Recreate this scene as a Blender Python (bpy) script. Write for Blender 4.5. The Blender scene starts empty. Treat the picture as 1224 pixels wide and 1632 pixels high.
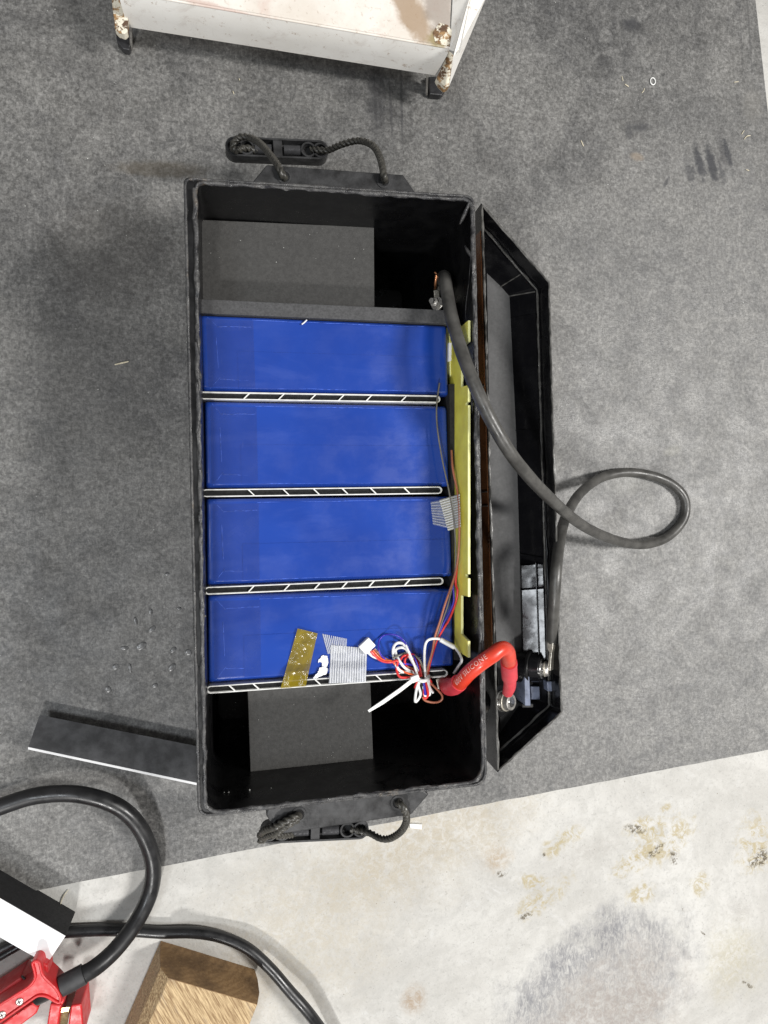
import bpy, bmesh, math, random
from mathutils import Vector, Matrix, noise
R = math.radians
random.seed(7)
S = bpy.context.scene
COL = S.collection

# ------------------------------------------------------------------ camera
H = 0.80                       # height of the phone above the mat (m)
TILT = R(11.4)                 # leaning to the right of straight down
F = 1150.0                     # focal length in photo pixels
NAD = (612 - F*math.tan(TILT), 816)
ct, st = math.cos(TILT), math.sin(TILT)
cam_d = bpy.data.cameras.new('camera'); cam = bpy.data.objects.new('camera', cam_d); COL.objects.link(cam)
cam_d.sensor_fit = 'VERTICAL'; cam_d.sensor_height = 36; cam_d.lens = F/1632*36
cam_d.clip_start = 0.02; cam_d.clip_end = 60
cam.location = (0, 0, H); cam.rotation_euler = (0, -TILT, 0)
S.camera = cam
CAM = Vector((0, 0, H))

# ------------------------------------------------------------------ light
W = bpy.data.worlds.new('World'); S.world = W; W.use_nodes = True
bg = W.node_tree.nodes['Background']; bg.inputs[0].default_value = (1.0, 0.985, 0.965, 1); bg.inputs[1].default_value = 0.23
S.view_settings.view_transform = 'Standard'; S.view_settings.look = 'None'
S.view_settings.exposure = 0.0; S.view_settings.gamma = 1

def area(name, loc, target, sx, sy, power, col):
    d = bpy.data.lights.new(name, 'AREA'); d.shape = 'RECTANGLE'; d.size = sx; d.size_y = sy
    d.energy = power; d.color = col
    o = bpy.data.objects.new(name, d); COL.objects.link(o); o.location = loc
    o.rotation_euler = (Vector(target)-Vector(loc)).to_track_quat('-Z', 'Y').to_euler()
    return o
area('ceiling_or_added_lamp', (1.95, -0.05, 2.55), (0.1, 0, 0), 0.36, 0.70, 96, (1.0, 0.98, 0.95))
area('ceiling_or_added_lamp', (-0.50, -2.25, 2.6), (0.0, 0, 0), 0.22, 0.22, 58, (1.0, 0.985, 0.96))

area('ceiling_or_added_lamp', (-1.20, -0.56, 2.78), (0.27, -0.1, 0.1), 0.75, 0.62, 26, (0.90, 0.95, 1.0))  # unseen lamp added to give the lid's right wall its bright reflection

# ------------------------------------------------------------------ helpers
def P(px, py, z=0.0):
    """point of the plane at height z seen at photo pixel px, py"""
    u = (px-612)/F; v = -(py-816)/F
    d = Vector((ct*u+st, v, st*u-ct))
    t = (z-H)/d.z
    return Vector((d.x*t, d.y*t, z))
def P3(t): return P(*t)
def PL(pts, z): return [P(a, b, z) for a, b in pts]
XB = .1838                     # nothing beside the cells reaches further right than the yellow board
def PX(px, py, z):
    p = P(px, py, z)
    return P(px, py, H-(H-z)*XB/p.x) if p.x > XB else p

ORG = {}
class MB:
    def __init__(s): s.v = []; s.f = []
    def add(s, vs, fs):
        n = len(s.v); s.v += [Vector(a) for a in vs]; s.f += [tuple(i+n for i in f) for f in fs]; return s
    def loft(s, rings, closed=True, cap=True, capend=None):
        n = len(s.v); k = len(rings[0])
        for r in rings: s.v += [Vector(a) for a in r]
        for i in range(len(rings)-1):
            for j in range(k if closed else k-1):
                a = n+i*k+j; b = n+i*k+(j+1) % k
                s.f.append((a, b, b+k, a+k))
        if cap: s.f.append(tuple(n+j for j in range(k))[::-1])
        if (capend if capend is not None else cap): s.f.append(tuple(n+(len(rings)-1)*k+j for j in range(k)))
        return s
    def prism(s, top, zb, inset=0.0):
        """top: list of vectors; goes straight down to height zb"""
        c = sum(top, Vector())/len(top)
        bot = [Vector((p.x+(c.x-p.x)*inset, p.y+(c.y-p.y)*inset, zb)) for p in top]
        return s.loft([bot, top])
    def box(s, c, size, rot=0, mat=None):
        x, y, z = [a/2 for a in size]; M = mat or Matrix.Rotation(rot, 3, 'Z'); c = Vector(c)
        vs = [c+M@Vector((i*x, j*y, k*z)) for k in (-1, 1) for i, j in ((-1, -1), (1, -1), (1, 1), (-1, 1))]
        return s.loft([vs[:4], vs[4:]])
    def tube(s, path, r, n=12, cap=True, rfn=None, lobes=0, twist=0, lobe=.16):
        pts = [Vector(p) for p in path]
        T = []
        for i in range(len(pts)):
            a = pts[max(i-1, 0)]; b = pts[min(i+1, len(pts)-1)]; d = b-a
            T.append(d.normalized() if d.length > 1e-9 else Vector((1, 0, 0)))
        up = Vector((0, 0, 1)) if abs(T[0].z) < .9 else Vector((0, 1, 0))
        N = (up - T[0]*up.dot(T[0])).normalized(); rings = []; L = 0
        for i, p in enumerate(pts):
            if i:
                N = (N - T[i]*N.dot(T[i])).normalized(); L += (pts[i]-pts[i-1]).length
            B = T[i].cross(N)
            ring = []
            for j in range(n):
                a = 2*math.pi*j/n
                rr = r if rfn is None else rfn(i/(len(pts)-1), a)
                if lobes: rr *= 1+lobe*abs(math.cos(lobes/2*(a-twist*L)))-lobe
                ring.append(p+(N*math.cos(a)+B*math.sin(a))*rr)
            rings.append(ring)
        return s.loft(rings, cap=cap)
    def cyl(s, a, b, r, n=20, r2=None):
        a, b = Vector(a), Vector(b); T = (b-a).normalized()
        up = Vector((0, 0, 1)) if abs(T.z) < .9 else Vector((0, 1, 0))
        N = (up-T*up.dot(T)).normalized(); B = T.cross(N); r2 = r if r2 is None else r2
        return s.loft([[a+(N*math.cos(2*math.pi*j/n)+B*math.sin(2*math.pi*j/n))*r for j in range(n)],
                       [b+(N*math.cos(2*math.pi*j/n)+B*math.sin(2*math.pi*j/n))*r2 for j in range(n)]])
    def build(s, name, mat, parent=None, smooth=False, bevel=0, seg=2, keep=False, weld=False, sub=0):
        me = bpy.data.meshes.new(name); me.from_pydata([tuple(v) for v in s.v], [], s.f); me.update()
        bm = bmesh.new(); bm.from_mesh(me)
        if weld: bmesh.ops.remove_doubles(bm, verts=bm.verts, dist=1e-5)
        bmesh.ops.recalc_face_normals(bm, faces=bm.faces); bm.to_mesh(me); bm.free()
        o = bpy.data.objects.new(name, me); COL.objects.link(o)
        if parent is not None: org = ORG[parent.name]; o.parent = parent
        elif keep: org = Vector()
        else:
            xs = [v.x for v in s.v]; ys = [v.y for v in s.v]; zs = [v.z for v in s.v]
            org = Vector(((min(xs)+max(xs))/2, (min(ys)+max(ys))/2, min(zs))); o.location = org
        if org.length: me.transform(Matrix.Translation(-org))
        ORG[o.name] = org
        me.materials.append(mat)
        if smooth:
            for p in me.polygons: p.use_smooth = True
            try:
                me.set_sharp_from_angle(angle=R(smooth if smooth is not True else 40))
            except Exception: pass
        if bevel:
            m = o.modifiers.new('bevel', 'BEVEL'); m.width = bevel; m.segments = seg; m.limit_method = 'ANGLE'; m.angle_limit = R(35)
        if sub:
            m = o.modifiers.new('sub', 'SUBSURF'); m.levels = m.render_levels = sub
        return o
def tag(o, label=None, cat=None, group=None, kind=None):
    if label: o['label'] = label
    if cat: o['category'] = cat
    if group: o['group'] = group
    if kind: o['kind'] = kind
    return o
def thing(name, loc, label, cat, group=None):
    o = bpy.data.objects.new(name, None); COL.objects.link(o); o.location = loc; o.empty_display_size = .02
    ORG[o.name] = Vector(loc); return tag(o, label, cat, group)
def spline(pts, k=8):
    p = [Vector(a) for a in pts]; out = []
    q = [p[0]*2-p[1]]+p+[p[-1]*2-p[-2]]
    for i in range(1, len(q)-2):
        a, b, c, d = q[i-1:i+3]
        for j in range(k):
            t = j/k
            out.append(.5*((2*b)+(c-a)*t+(2*a-5*b+4*c-d)*t*t+(-a+3*b-3*c+d)*t**3))
    out.append(p[-1]); return out
def resample(path, step):
    L = [0]
    for a, b in zip(path, path[1:]): L.append(L[-1]+(b-a).length)
    n = max(2, int(L[-1]/step)); out = []; i = 0
    for k in range(n+1):
        s = L[-1]*k/n
        while i < len(L)-2 and L[i+1] < s: i += 1
        t = (s-L[i])/max(1e-9, L[i+1]-L[i]); out.append(path[i].lerp(path[i+1], min(1, t)))
    return out
def round_poly(pts, r, seg=5):
    out = []; n = len(pts); rs = r if isinstance(r, (list, tuple)) else [r]*n
    for i in range(n):
        p = pts[i]; a = (pts[i-1]-p); b = (pts[(i+1) % n]-p); rr = min(rs[i], a.length*.45, b.length*.45)
        A = p+a.normalized()*rr; B = p+b.normalized()*rr
        for j in range(seg+1):
            t = j/seg; out.append(A*(1-t)**2+p*2*t*(1-t)+B*t*t)
    return out
def inset_poly(pts, d):
    """move each side of a polygon inwards by d (pts ordered either way)"""
    n = len(pts); ar = sum(pts[i].x*pts[(i+1) % n].y-pts[(i+1) % n].x*pts[i].y for i in range(n)); sg = 1 if ar > 0 else -1
    out = []
    for i in range(n):
        p = pts[i]; a = (p-pts[i-1]); b = (pts[(i+1) % n]-p)
        a = Vector((a.x, a.y, 0)).normalized(); b = Vector((b.x, b.y, 0)).normalized()
        na = Vector((-a.y, a.x, 0))*sg; nb = Vector((-b.y, b.x, 0))*sg
        m = (na+nb); m = m/max(.3, m.dot(na)); out.append(p+m*d)
    return out
def atz(pts, z): return [Vector((p.x, p.y, z)) for p in pts]
def rn(a, b): return random.uniform(a, b)

# ------------------------------------------------------------------ materials
class NT:
    def __init__(s, name):
        s.m = bpy.data.materials.new(name); s.m.use_nodes = True; s.t = s.m.node_tree; s.n = s.t.nodes
        s.b = s.n['Principled BSDF']; s.co = s.n.new('ShaderNodeTexCoord').outputs['Object']
    def link(s, a, b): s.t.links.new(a, b)
    def set(s, sock, v):
        if hasattr(v, 'links') or hasattr(v, 'is_linked'): s.link(v, sock)
        else: sock.default_value = v
    def map(s, scale=(1, 1, 1), rot=0, loc=(0, 0, 0)):
        n = s.n.new('ShaderNodeMapping'); n.inputs['Scale'].default_value = scale; n.inputs['Rotation'].default_value = (0, 0, rot)
        n.inputs['Location'].default_value = loc; s.link(s.co, n.inputs[0]); return n.outputs[0]
    def noise(s, scale, detail=4, rough=.6, co=None, dist=0, out=0):
        n = s.n.new('ShaderNodeTexNoise'); n.inputs['Scale'].default_value = scale; n.inputs['Detail'].default_value = detail
        n.inputs['Roughness'].default_value = rough; n.inputs['Distortion'].default_value = dist
        s.link(co or s.co, n.inputs['Vector']); return n.outputs[out]
    def vor(s, scale, co=None, feat='F1'):
        n = s.n.new('ShaderNodeTexVoronoi'); n.inputs['Scale'].default_value = scale; n.feature = feat
        s.link(co or s.co, n.inputs['Vector']); return n.outputs['Distance']
    def ramp(s, v, a, b, lo=0, hi=1, smooth=True):
        n = s.n.new('ShaderNodeMapRange'); n.inputs['From Min'].default_value = a; n.inputs['From Max'].default_value = b
        n.inputs['To Min'].default_value = lo; n.inputs['To Max'].default_value = hi; n.interpolation_type = 'SMOOTHSTEP' if smooth else 'LINEAR'
        s.link(v, n.inputs['Value']); return n.outputs[0]
    def math(s, op, a, b=0.0):
        n = s.n.new('ShaderNodeMath'); n.operation = op; s.set(n.inputs[0], a); s.set(n.inputs[1], b); return n.outputs[0]
    def mix(s, f, a, b, mode='MIX'):
        n = s.n.new('ShaderNodeMix'); n.data_type = 'RGBA'; n.blend_type = mode
        s.set(n.inputs[0], f)
        for k, v in ((6, a), (7, b)):
            if isinstance(v, (tuple, list)): v = tuple(v)+((1,) if len(v) == 3 else ())
            s.set(n.inputs[k], v)
        return n.outputs[2]
    def spot(s, px, py, rx, ry, ang=0, wob=.5, nscale=60, hard=.45, z=0, org=Vector()):
        """irregular patch centred on photo pixel px,py (radii in photo pixels at floor level)"""
        c = P(px, py, z)-org; k = .8/F
        n = s.n.new('ShaderNodeMapping'); n.vector_type = 'TEXTURE'; n.inputs['Location'].default_value = (c.x, c.y, c.z)
        n.inputs['Rotation'].default_value = (0, 0, ang); n.inputs['Scale'].default_value = (rx*k, ry*k, 1)
        s.link(s.co, n.inputs[0])
        l = s.n.new('ShaderNodeVectorMath'); l.operation = 'LENGTH'; s.link(n.outputs[0], l.inputs[0])
        w = s.noise(nscale, 5, .65)
        d = s.math('ADD', l.outputs['Value'], s.math('MULTIPLY', s.math('SUBTRACT', w, .5), wob*4))
        return s.ramp(d, 1+hard, 1-hard)
    def bump(s, h, strength=.3, dist=.001):
        n = s.n.new('ShaderNodeBump'); n.inputs['Strength'].default_value = strength; n.inputs['Distance'].default_value = dist
        s.link(h, n.inputs['Height']); s.link(n.outputs[0], s.b.inputs['Normal'])
    def out(s, col=None, rough=None, metal=None, **kw):
        if col is not None: s.set(s.b.inputs['Base Color'], tuple(col)+(1,) if isinstance(col, (tuple, list)) else col)
        if rough is not None: s.set(s.b.inputs['Roughness'], rough)
        if metal is not None: s.set(s.b.inputs['Metallic'], metal)
        for k, v in kw.items(): s.set(s.b.inputs[k.replace('_', ' ')], v)
        return s.m
def simple(name, col, rough=.5, metal=0, var=.25, scale=80, bump=0, bscale=None, bdist=.0005, rv=.1, **kw):
    t = NT(name); n = t.noise(scale, 5, .6)
    lo = tuple(c*(1-var) for c in col); hi = tuple(min(1, c*(1+var)) for c in col)
    c = t.mix(t.ramp(n, .3, .7), lo, hi)
    r = t.ramp(t.noise(scale*2.3, 4, .6), .3, .7, max(0, rough-rv), min(1, rough+rv))
    if bump: t.bump(t.noise(bscale or scale*3, 4, .6), bump, bdist)
    return t.out(c, r, metal, **kw)

def mat_rubber_mat():
    t = NT('rubber_mat_surface')
    base = t.mix(t.ramp(t.noise(6, 7, .68, dist=.5), .34, .68), (.078, .077, .076), (.168, .164, .156))
    med = t.ramp(t.noise(30, 7, .75, dist=1.4), .40, .66)
    base = t.mix(t.math('MULTIPLY', med, .55), base, (.215, .211, .203))
    wisp = t.ramp(t.noise(16, 6, .72, dist=2.2), .52, .66)
    base = t.mix(t.math('MULTIPLY', wisp, .35), base, (.058, .058, .061))
    strk = t.noise(1, 3, .6, co=t.map((520, 170, 1), .9), dist=.8)
    strk2 = t.noise(1, 3, .6, co=t.map((190, 520, 1), .35), dist=.8)
    fine = t.noise(330, 3, .75)
    f = t.math('ADD', t.math('MULTIPLY', strk, .45), t.math('ADD', t.math('MULTIPLY', strk2, .35), t.math('MULTIPLY', fine, .4)))
    grain = t.ramp(t.noise(210, 6, .8, dist=.4), .36, .66, .62, 1.42)
    g = t.math('MULTIPLY', t.ramp(f, .49, .73, .80, 1.22), grain)
    speck = t.ramp(t.noise(520, 5, .85), .58, .70)
    c = t.mix(1, base, g, 'MULTIPLY')
    scuff = t.ramp(t.noise(1, 6, .75, co=t.map((70, 30, 1), .7), dist=1.5), .54, .72)
    c = t.mix(t.math('MULTIPLY', scuff, .35), c, (.23, .225, .215))
    c = t.mix(t.math('MULTIPLY', speck, .5), c, (.34, .335, .32))
    sp = t.ramp(t.vor(210), .10, .05)                         # pale dust specks
    gate = t.ramp(t.noise(60, 3, .6), .52, .66)
    c = t.mix(t.math('MULTIPLY', t.math('MULTIPLY', sp, gate), .45), c, (.42, .41, .39))
    # worn and oily patches and crease lines, plus painted shadows of cable loop and case
    for (px, py, rx, ry, a, w, col, k) in [
        (1112, 255, 7, 26, .25, .35, (.022, .023, .027), .85), (1134, 262, 7, 30, .25, .35, (.022, .023, .027), .9), (1152, 245, 6, 24, .2, .35, (.02, .02, .024), .9),
        (1004, 40, 22, 12, 0, .6, (.03, .03, .032), .5), (962, 98, 16, 10, 0, .6, (.03, .03, .032), .4), (1010, 205, 24, 14, .3, .7, (.03, .03, .032), .4),
        (1077, 630, 12, 40, -.4, .5, (.045, .045, .05), .4), (255, 270, 60, 12, .05, .5, (.085, .065, .038), .45),
        (870, 830, 16, 22, -.6, .6, (.075, .06, .045), .5), (1015, 250, 12, 7, 0, .5, (.25, .19, .13), .6),  # first entry: shadow of the cable loop, painted in
        (1072, 718, 16, 9, .3, .5, (.26, .25, .17), .4), (1000, 770, 40, 18, .2, .7, (.2, .2, .15), .25),
        (600, 150, 14, 60, 0, .7, (.03, .03, .034), .5), (180, 400, 90, 70, .1, .9, (.05, .043, .036), .28), (623, 175, 2.2, 46, .06, .3, (.035, .035, .038), .5), (640, 165, 2.0, 60, .02, .3, (.035, .035, .038), .55), (598, 160, 2.4, 40, .05, .3, (.04, .04, .042), .45), (1195, 60, 2, 60, .08, .3, (.04, .04, .042), .4), (1182, 80, 2, 50, .05, .3, (.04, .04, .042), .35),  # the broad brownish entry paints the shadow left of the case
        (150, 600, 80, 160, .1, .9, (.045, .043, .042), .28), (1200, 170, 20, 30, 0, .7, (.2, .19, .17), .35)]:  # first entry: lower part of that painted case shadow
        c = t.mix(t.math('MULTIPLY', t.spot(px, py, rx, ry, a, w*.5, 120), k), c, col)
    # the mat's colour gets paler towards its right half
    sep = t.n.new('ShaderNodeSeparateXYZ'); t.link(t.co, sep.inputs[0])
    dx = t.math('SUBTRACT', t.math('MULTIPLY', sep.outputs['X'], 1.0), t.math('MULTIPLY', t.math('MAXIMUM', t.math('SUBTRACT', sep.outputs['Y'], .25), 0.0), 1.3))
    dust = t.ramp(t.math('ADD', dx, t.math('MULTIPLY', t.math('SUBTRACT', t.noise(7, 6, .7), .5), .5)), .08, .55)  # mask of the paler right half
    pale = t.mix(t.ramp(t.noise(48, 8, .82, dist=.8), .36, .66), (.135, .134, .133), (.238, .233, .222))
    pale = t.mix(1, pale, t.ramp(f, .50, .72, .88, 1.12), 'MULTIPLY')
    pale = t.mix(1, pale, t.ramp(grain, .62, 1.42, .80, 1.22), 'MULTIPLY')
    pale = t.mix(t.math('MULTIPLY', speck, .35), pale, (.42, .41, .39))
    c = t.mix(t.math('MULTIPLY', dust, .70), c, pale)
    # print of fingers wiped through the dust, dark stains
    for (px, py, rx, ry, a, k) in [(1116, 262, 8, 26, .25, .8), (1134, 262, 9, 30, .3, .85), (1160, 245, 6, 22, .3, .85), (1100, 275, 9, 16, .2, .6), (1150, 275, 5, 18, .3, .6), (1006, 38, 14, 9, .3, .5), (1062, 290, 3, 12, -.5, .6), (1020, 203, 16, 6, .3, .5), (1002, 210, 6, 14, 0, .5)]:
        c = t.mix(t.math('MULTIPLY', t.spot(px, py, rx, ry, a,   .7, 150, .45), k), c, t.mix(f, (.018, .019, .023), (.045, .046, .052)))
    t.bump(t.math('ADD', f, t.math('MULTIPLY', t.noise(90, 4, .6), .3)), .6, .0010)
    return t.out(c, t.ramp(t.noise(25, 5, .6), .3, .7, .40, .62), Specular_IOR_Level=.5)

def mat_concrete():
    t = NT('concrete'); z = -.004
    c = t.mix(t.ramp(t.noise(7, 7, .7, dist=.6), .34, .66), (.43, .418, .392), (.555, .545, .518))
    c = t.mix(t.ramp(t.noise(60, 6, .75, dist=.5), .42, .70, 0, .55), c, (.38, .372, .35))
    c = t.mix(t.ramp(t.noise(28, 6, .75, dist=1), .55, .72, 0, .5), c, (.58, .58, .57))
    c = t.mix(t.ramp(t.noise(300, 3, .75), .54, .74, 0, .45), c, (.25, .245, .23))
    c = t.mix(t.math('MULTIPLY', t.ramp(t.vor(200), .10, .04), t.ramp(t.noise(45, 2), .54, .62)), c, (.10, .09, .08))
    c = t.mix(t.math('MULTIPLY', t.ramp(t.vor(95), .07, .03), t.ramp(t.noise(20, 2), .50, .56)), c, (.15, .12, .09))
    blot = t.ramp(t.noise(120, 6, .8, dist=1), .40, .60, .25, 1)
    for (px, py, rx, ry, a, w, col, k) in [(660, 1340, 130, 80, .3, .7, (.36, .30, .20), .55), (800, 1300, 80, 40, .3, .7, (.36, .30, .20), .3), (480, 1480, 130, 110, .5, .7, (.42, .37, .28), .5),
            (660, 1592, 16, 22, .3, .8, (.30, .21, .13), .8), (790, 1370, 24, 16, 0, .9, (.34, .25, .15), .7), (1170, 1530, 46, 60, 0, .8, (.35, .31, .19), .5),
            (1180, 1450, 30, 22, 0, .7, (.32, .30, .28), .4), (930, 1360, 60, 22, .4, .8, (.33, .31, .28), .4)]:
        c = t.mix(t.math('MULTIPLY', t.math('MULTIPLY', t.spot(px, py, rx, ry, a, w*.6, 30, .8, z=z), blot), k), c, col)
    br = t.ramp(t.noise(1, 6, .8, co=t.map((230, 80, 1), .45), dist=1.2), .36, .62)      # scuffed brush-like grey rubber patch
    inner = t.spot(945, 1592, 185, 118, .5, .34, 26, .26, z=z)
    core = t.spot(965, 1630, 150, 98, .5, .40, 24, .50, z=z)
    ring = t.math('MULTIPLY', inner, t.math('SUBTRACT', 1.0, t.math('MULTIPLY', core, .70)))
    c = t.mix(t.math('MULTIPLY', t.math('MULTIPLY', core, blot), .6), c, (.27, .22, .19))
    c = t.mix(t.math('MULTIPLY', ring, t.math('MULTIPLY', t.math('ADD', t.math('MULTIPLY', br, .7), .2), .85)), c, (.125, .125, .145))
    edge = t.n.new('ShaderNodeTexVoronoi'); edge.inputs['Scale'].default_value = 60; t.link(t.co, edge.inputs['Vector'])
    pat = t.ramp(t.noise(75, 6, .75, dist=1.2), .44, .58)
    for (px, py, rx, ry, a) in [(1055, 1340, 60, 30, .5), (1025, 1318, 30, 14, .1), (1205, 1345, 34, 44, .2), (862, 1432, 46, 18, .45), (848, 1405, 22, 12, -.3), (1022, 1425, 24, 18, .2), (1116, 1408, 16, 20, 0), (905, 1332, 24, 14, .3), (882, 1352, 16, 14, .3), (1060, 1288, 12, 6, .3), (1000, 1380, 30, 14, .4)]:
        c = t.mix(t.math('MULTIPLY', t.math('MULTIPLY', t.spot(px, py, rx, ry, a, .6, 90, .5, z=z), pat), .72), c, (.36, .29, .14))
    pat2 = t.ramp(t.noise(210, 6, .75, dist=1), .46, .54)
    for (px, py, rx, ry, a) in [(1012, 1321, 20, 7, -.2), (1045, 1356, 18, 7, .5), (1074, 1366, 7, 12, .3), (800, 1393, 10, 5, 0), (1214, 1366, 12, 16, 0), (1208, 1372, 20, 8, .3), (867, 1362, 2.5, 3, 0), (1120, 1487, 6, 1.4, -.7), (1192, 1570, 15, 3.2, -.6), (1088, 1450, 1.3, 5, 0), (838, 1460, 12, 5, .4)]:
        c = t.mix(t.math('MULTIPLY', t.math('MULTIPLY', t.spot(px, py, rx, ry, a, .5, 200, .4, z=z), pat2), .9), c, (.085, .065, .035))
    t.bump(t.math('ADD', t.noise(300, 4, .7), t.math('MULTIPLY', t.noise(60, 5, .65), 1.5)), .55, .0010)
    return t.out(c, .72)

def mat_cell():
    t = NT('blue_cell_film')
    c = t.mix(t.ramp(t.noise(8, 3, .5, dist=.8), .3, .75), (.0085, .041, .270), (.012, .054, .330))
    painted_glare = t.ramp(t.noise(11, 4, .6, co=t.map((.5, 1.8, 1)), dist=2.5), .48, .66, 0, .09)
    c = t.mix(painted_glare, c, (.11, .16, .47))  # soft glare patches put into the film colour
    smear = t.ramp(t.noise(1, 5, .7, co=t.map((6, 90, 1)), dist=1.2), .62, .78, 0, .08)
    c = t.mix(smear, c, (.08, .15, .52))
    sc = t.ramp(t.noise(1, 3, .6, co=t.map((420, 16, 1))), .70, .80)
    gate = t.ramp(t.noise(17, 2, .5), .55, .66)
    c = t.mix(t.math('MULTIPLY', t.math('MULTIPLY', sc, gate), .55), c, (.35, .42, .8))
    wr = t.noise(1, 4, .6, co=t.map((10, 34, 14), .08), dist=.8)
    t.bump(wr, .22, .0018)
    return t.out(c, t.ramp(t.noise(30, 4), .35, .7, .16, .34), Specular_IOR_Level=.5, Coat_Weight=.5, Coat_Roughness=.06)
def mat_film(name, col, alpha, rough=.2, bump=.5, bs=70, bd=2, **kw):
    t = NT(name)
    n = t.noise(bs, 5, .6, dist=1.5)
    t.bump(n, bump, .001*bd)
    t.m.use_transparent_shadow = True
    return t.out(t.mix(t.ramp(n, .4, .65), tuple(x*.75 for x in col), col), rough, 0, Alpha=alpha, **kw)
def mat_paint():
    t = NT('worn_white_paint'); org = P(470, 60, 0)
    c = t.mix(t.ramp(t.noise(12, 5, .6), .3, .7), (.66, .60, .53), (.80, .765, .71))
    c = t.mix(t.ramp(t.noise(22, 6, .7, dist=.5), .50, .72, 0, .55), c, (.60, .44, .38))
    c = t.mix(t.ramp(t.noise(210, 4, .7), .56, .72, 0, .6), c, (.42, .33, .26))
    for (px, py, rx, ry, a, col, k) in [(655, 18, 24, 62, .62, (.30, .19, .10), .75), (700, 10, 26, 60, .1, (.30, .255, .22), .8), (560, 70, 60, 10, -.17, (.50, .30, .24), .5), (400, 30, 140, 7, -.17, (.5, .30, .25), .5), (700, 62, 22, 16, .5, (.28, .22, .09), .8)]:
        c = t.mix(t.math('MULTIPLY', t.spot(px, py, rx*.86, ry*.86, a, .35, 60, .35, z=.086, org=org), k), c, col)
    t.bump(t.noise(160, 4, .6), .4, .0008)
    return t.out(c, .5)
def mat_paint_clean():
    t = NT('white_paint')
    c = t.mix(t.ramp(t.noise(12, 5, .6), .3, .7), (.76, .735, .69), (.84, .825, .79))
    c = t.mix(t.ramp(t.noise(40, 6, .75, dist=1), .52, .70, 0, .45), c, (.52, .46, .41))
    c = t.mix(t.ramp(t.noise(130, 6, .8), .58, .66, 0, .6), c, (.34, .24, .16))
    t.bump(t.noise(120, 4, .6), .2, .0005)
    return t.out(c, .42)
def mat_rust():
    t = NT('flaking_rust')
    c = t.mix(t.ramp(t.noise(70, 6, .7, dist=.8), .40, .62), (.10, .055, .030), (.40, .235, .10))
    c = t.mix(t.ramp(t.noise(90, 6, .7), .46, .52), c, (.74, .69, .57))
    t.bump(t.noise(160, 5, .7), .8, .0015)
    return t.out(c, .7)
def mat_wood(end=False):
    t = NT('end_grain_wood' if end else 'sawn_wood')
    M = t.map((1, 1, 1), WOODANG)
    if end:
        w = t.n.new('ShaderNodeTexWave'); w.wave_type = 'RINGS'; w.rings_direction = 'Y'; w.inputs['Scale'].default_value = 60; w.inputs['Distortion'].default_value = 5
        w.inputs['Detail'].default_value = 4; w.inputs['Detail Scale'].default_value = 3
        n = t.n.new('ShaderNodeMapping'); n.inputs['Location'].default_value = (.03, 0, .01); t.link(M, n.inputs[0]); t.link(n.outputs[0], w.inputs[0])
        c = t.mix(w.outputs[0], (.25, .145, .062), (.32, .195, .088))
        c = t.mix(t.ramp(t.noise(30, 5, .6), .4, .7, 0, .7), c, (.085, .045, .02))
        c = t.mix(t.ramp(t.noise(400, 3, .7), .5, .75, 0, .5), c, (.36, .23, .11))
        t.bump(t.noise(300, 4, .7), .6, .001)
    else:
        mm = t.n.new('ShaderNodeMapping'); mm.inputs['Scale'].default_value = (700, 40, 700); t.link(M, mm.inputs[0])
        g = t.noise(1, 5, .65, co=mm.outputs[0], dist=.12)
        c = t.mix(t.ramp(g, .34, .66), (.24, .145, .065), (.62, .46, .26))
        m2 = t.n.new('ShaderNodeMapping'); m2.inputs['Scale'].default_value = (60, 14, 60); t.link(M, m2.inputs[0])
        c = t.mix(t.ramp(t.noise(1, 5, .6, co=m2.outputs[0]), .55, .72, 0, .6), c, (.20, .17, .15))
        t.bump(g, .8, .0014)
    return t.out(c, .72)
def mat_black_plastic(name, col=(.012, .012, .013), rough=.28, dust=.12):
    t = NT(name)
    c = t.mix(t.ramp(t.noise(30, 6, .7), .52, .75, 0, dust), col, (.12, .115, .11))
    t.bump(t.noise(22, 3, .5), .08, .002)
    return t.out(c, t.ramp(t.noise(55, 5, .65), .3, .7, rough-.08, rough+.16))
def mat_rim():
    t = NT('rough_cut_rim')
    c = t.mix(t.ramp(t.noise(130, 6, .7), .35, .7), (.022, .022, .024), (.088, .086, .084))
    c = t.mix(t.ramp(t.noise(60, 6, .75, co=t.map((1, .25, 1))), .58, .70, 0, .6), c, (.16, .125, .09))
    t.bump(t.noise(160, 5, .7), .8, .0014)
    return t.out(c, t.ramp(t.noise(90, 4), .35, .65, .25, .6))

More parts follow.
